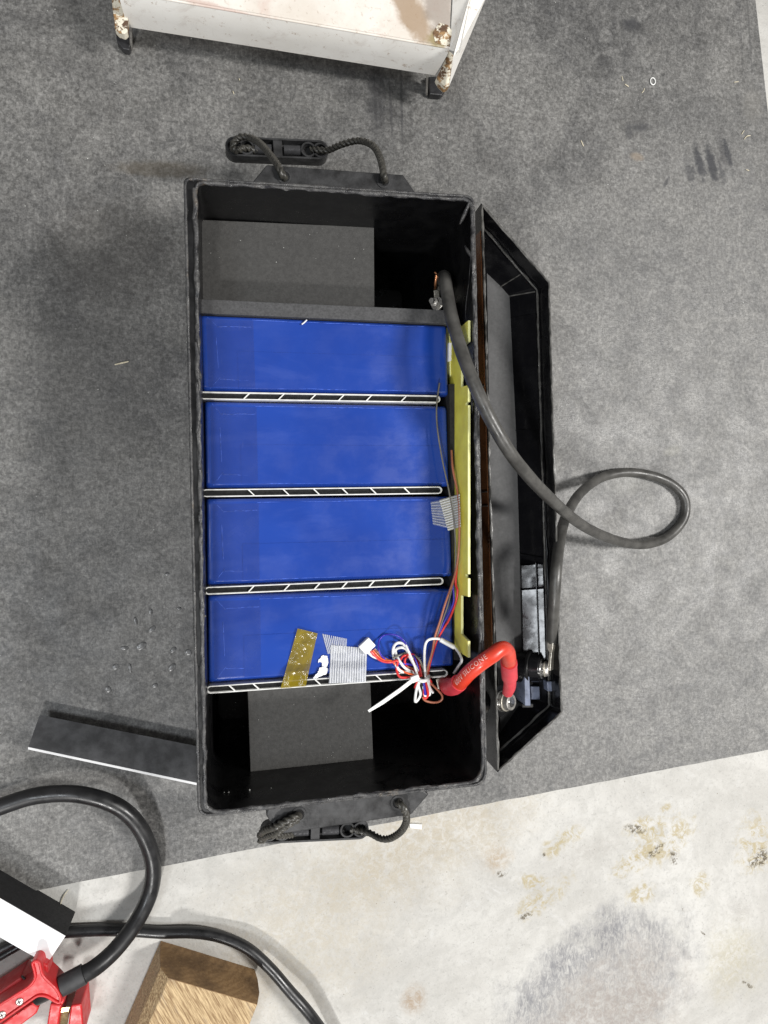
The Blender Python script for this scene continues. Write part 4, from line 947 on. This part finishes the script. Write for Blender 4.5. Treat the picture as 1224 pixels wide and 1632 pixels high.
nn = -WDIR; MB().loft([[p-nn*.0004 for p in endp], [p+nn*.0006 for p in inset_poly(endp, .0004)]]).build('end_grain', M['wend'], wd)
for (x0_, y0_, z0_, x1_, y1_, z1_) in [(337, 1545, .018, 352, 1530, .004), (290, 1562, .046, 320, 1541, .028), (366, 1540, .010, 378, 1530, .002), (378, 1556, .02, 386, 1540, .006), (386, 1578, .036, 393, 1564, .02), (330, 1576, .044, 345, 1564, .03)]:
    pass

# ------------------------------------------------------------------ litter
def sliver(a, b, r, label, nm='wood_splinter', mat='splinter', z=.0008, bend=0):
    A, B = P(*a, z), P(*b, z); mm = (A+B)/2+Vector((-(B-A).y, (B-A).x, 0))*bend
    return tag(MB().tube(spline([A, mm, B], 5), r, 6, rfn=lambda t, a: r*(.5+.6*math.sin(math.pi*(.15+.7*t)))).build(nm, M[mat], smooth=60), label, 'splinter', 'pale splinters scattered on the mat')
sliver((183, 581), (205, 576), .0008, 'straw-coloured splinter on the mat left of the topmost blue cell')
sliver((926, 224), (930, 233), .0006, 'short pale splinter on the mat above the cut-off lid')
sliver((996, 134), (1002, 138), .0006, 'tiny pale splinter just left of the white ring')
sliver((991, 121), (993, 129), .0004, 'very thin pale splinter upper left of the white ring')
sliver((1027, 141), (1023, 148), .0005, 'thin pale splinter just below the white ring', bend=.1)
sliver((1186, 222), (1196, 216), .0006, 'curved pale splinter near the right edge above the dark finger marks', bend=.15)
sliver((1182, 214), (1186, 208), .0005, 'smallest pale splinter above the dark finger marks near the right edge')
sliver((1189, 270), (1194, 272), .0005, 'short pale splinter to the right of the dark finger marks')
sliver((1170, 131), (1177, 130), .0005, 'thin pale splinter near the upper right corner of the mat')
sliver((381, 125), (382, 128), .0006, 'pale crumb-like splinter under the white metal stand edge')
sliver((96, 1443), (109, 1418), .0005, 'thin straw lying on the concrete beside the black foam block', z=-.002, bend=.08)
sliver((371, 145), (373, 150), .0005, 'small pale splinter above the upper rope handle')
c0 = P(1040.5, 129.5, .0012)
tag(MB().tube([c0+Vector((math.cos(a)*.0033, math.sin(a)*.0042, 0)) for a in [2*math.pi*k/28 for k in range(29)]], .0007, 8, cap=False).build('white_ring', M['white'], smooth=80), 'small white plastic ring lying on the mat near the top right corner', 'ring')
tag(MB().prism(PL([(653, 1313), (673, 1314), (672, 1322), (654, 1320)], -.0022), -.0037).build('plastic_scrap', M['white'], bevel=.0003), 'small clear-white plastic scrap on the concrete right of the lower handle', 'scrap')
m = MB()
for k in range(260):
    x, y = rn(0, 1224), rn(0, 1400)
    if y > 1420-(x*.19): continue
    p = P(x, y, .0002); s_ = rn(.00025, .0007); m.box(p+Vector((0, 0, s_*.4)), (s_*rn(1, 2.4), s_, s_*.8), rn(0, 3))
tag(m.build('crumbs', M['crumb'], keep=True), 'pale grit scattered thinly over the whole dark mat', 'grit', kind='stuff')
m = MB()
for k in range(44):
    x, y = rn(325, 590), rn(360, 430)
    if k > 14: x, y = rn(402, 590), rn(1110, 1235)
    zz =   .1683 if k <= 14 else .1583
    p = P(x, y, zz); s_ = rn(.00015, .0004); m.box(p, (s_*rn(1, 2.5), s_, s_*.6), rn(0, 3))
tag(m.build('plastic_dust', M['crumb'], keep=True), 'tiny plastic cutting dust on the two fibre boards inside the case', 'dust', kind='stuff')
m = MB()
for (x0_, x1_, y0_, y1_, n_) in [(330, 600, 1262, 1284, 40), (600, 630, 1225, 1260, 14), (715, 745, 1165, 1185, 12)]:
    for k in range(n_):
        f = random.random(); x = x0_+(x1_-x0_)*f; y = rn(y0_, y1_)-.06*(x-330)*(1 if x1_ == 600 else 0)*.9
        p = P(x, y, .20 if x1_ == 600 else .12); s_ = rn(.0003, .0007); m.box(p, (s_*rn(1, 2), s_, s_), rn(0, 3))
tag(m.build('saw_crumbs', M['crumb'], keep=True), 'grey saw crumbs clinging to the lower inner wall of the case', 'dust', kind='stuff')
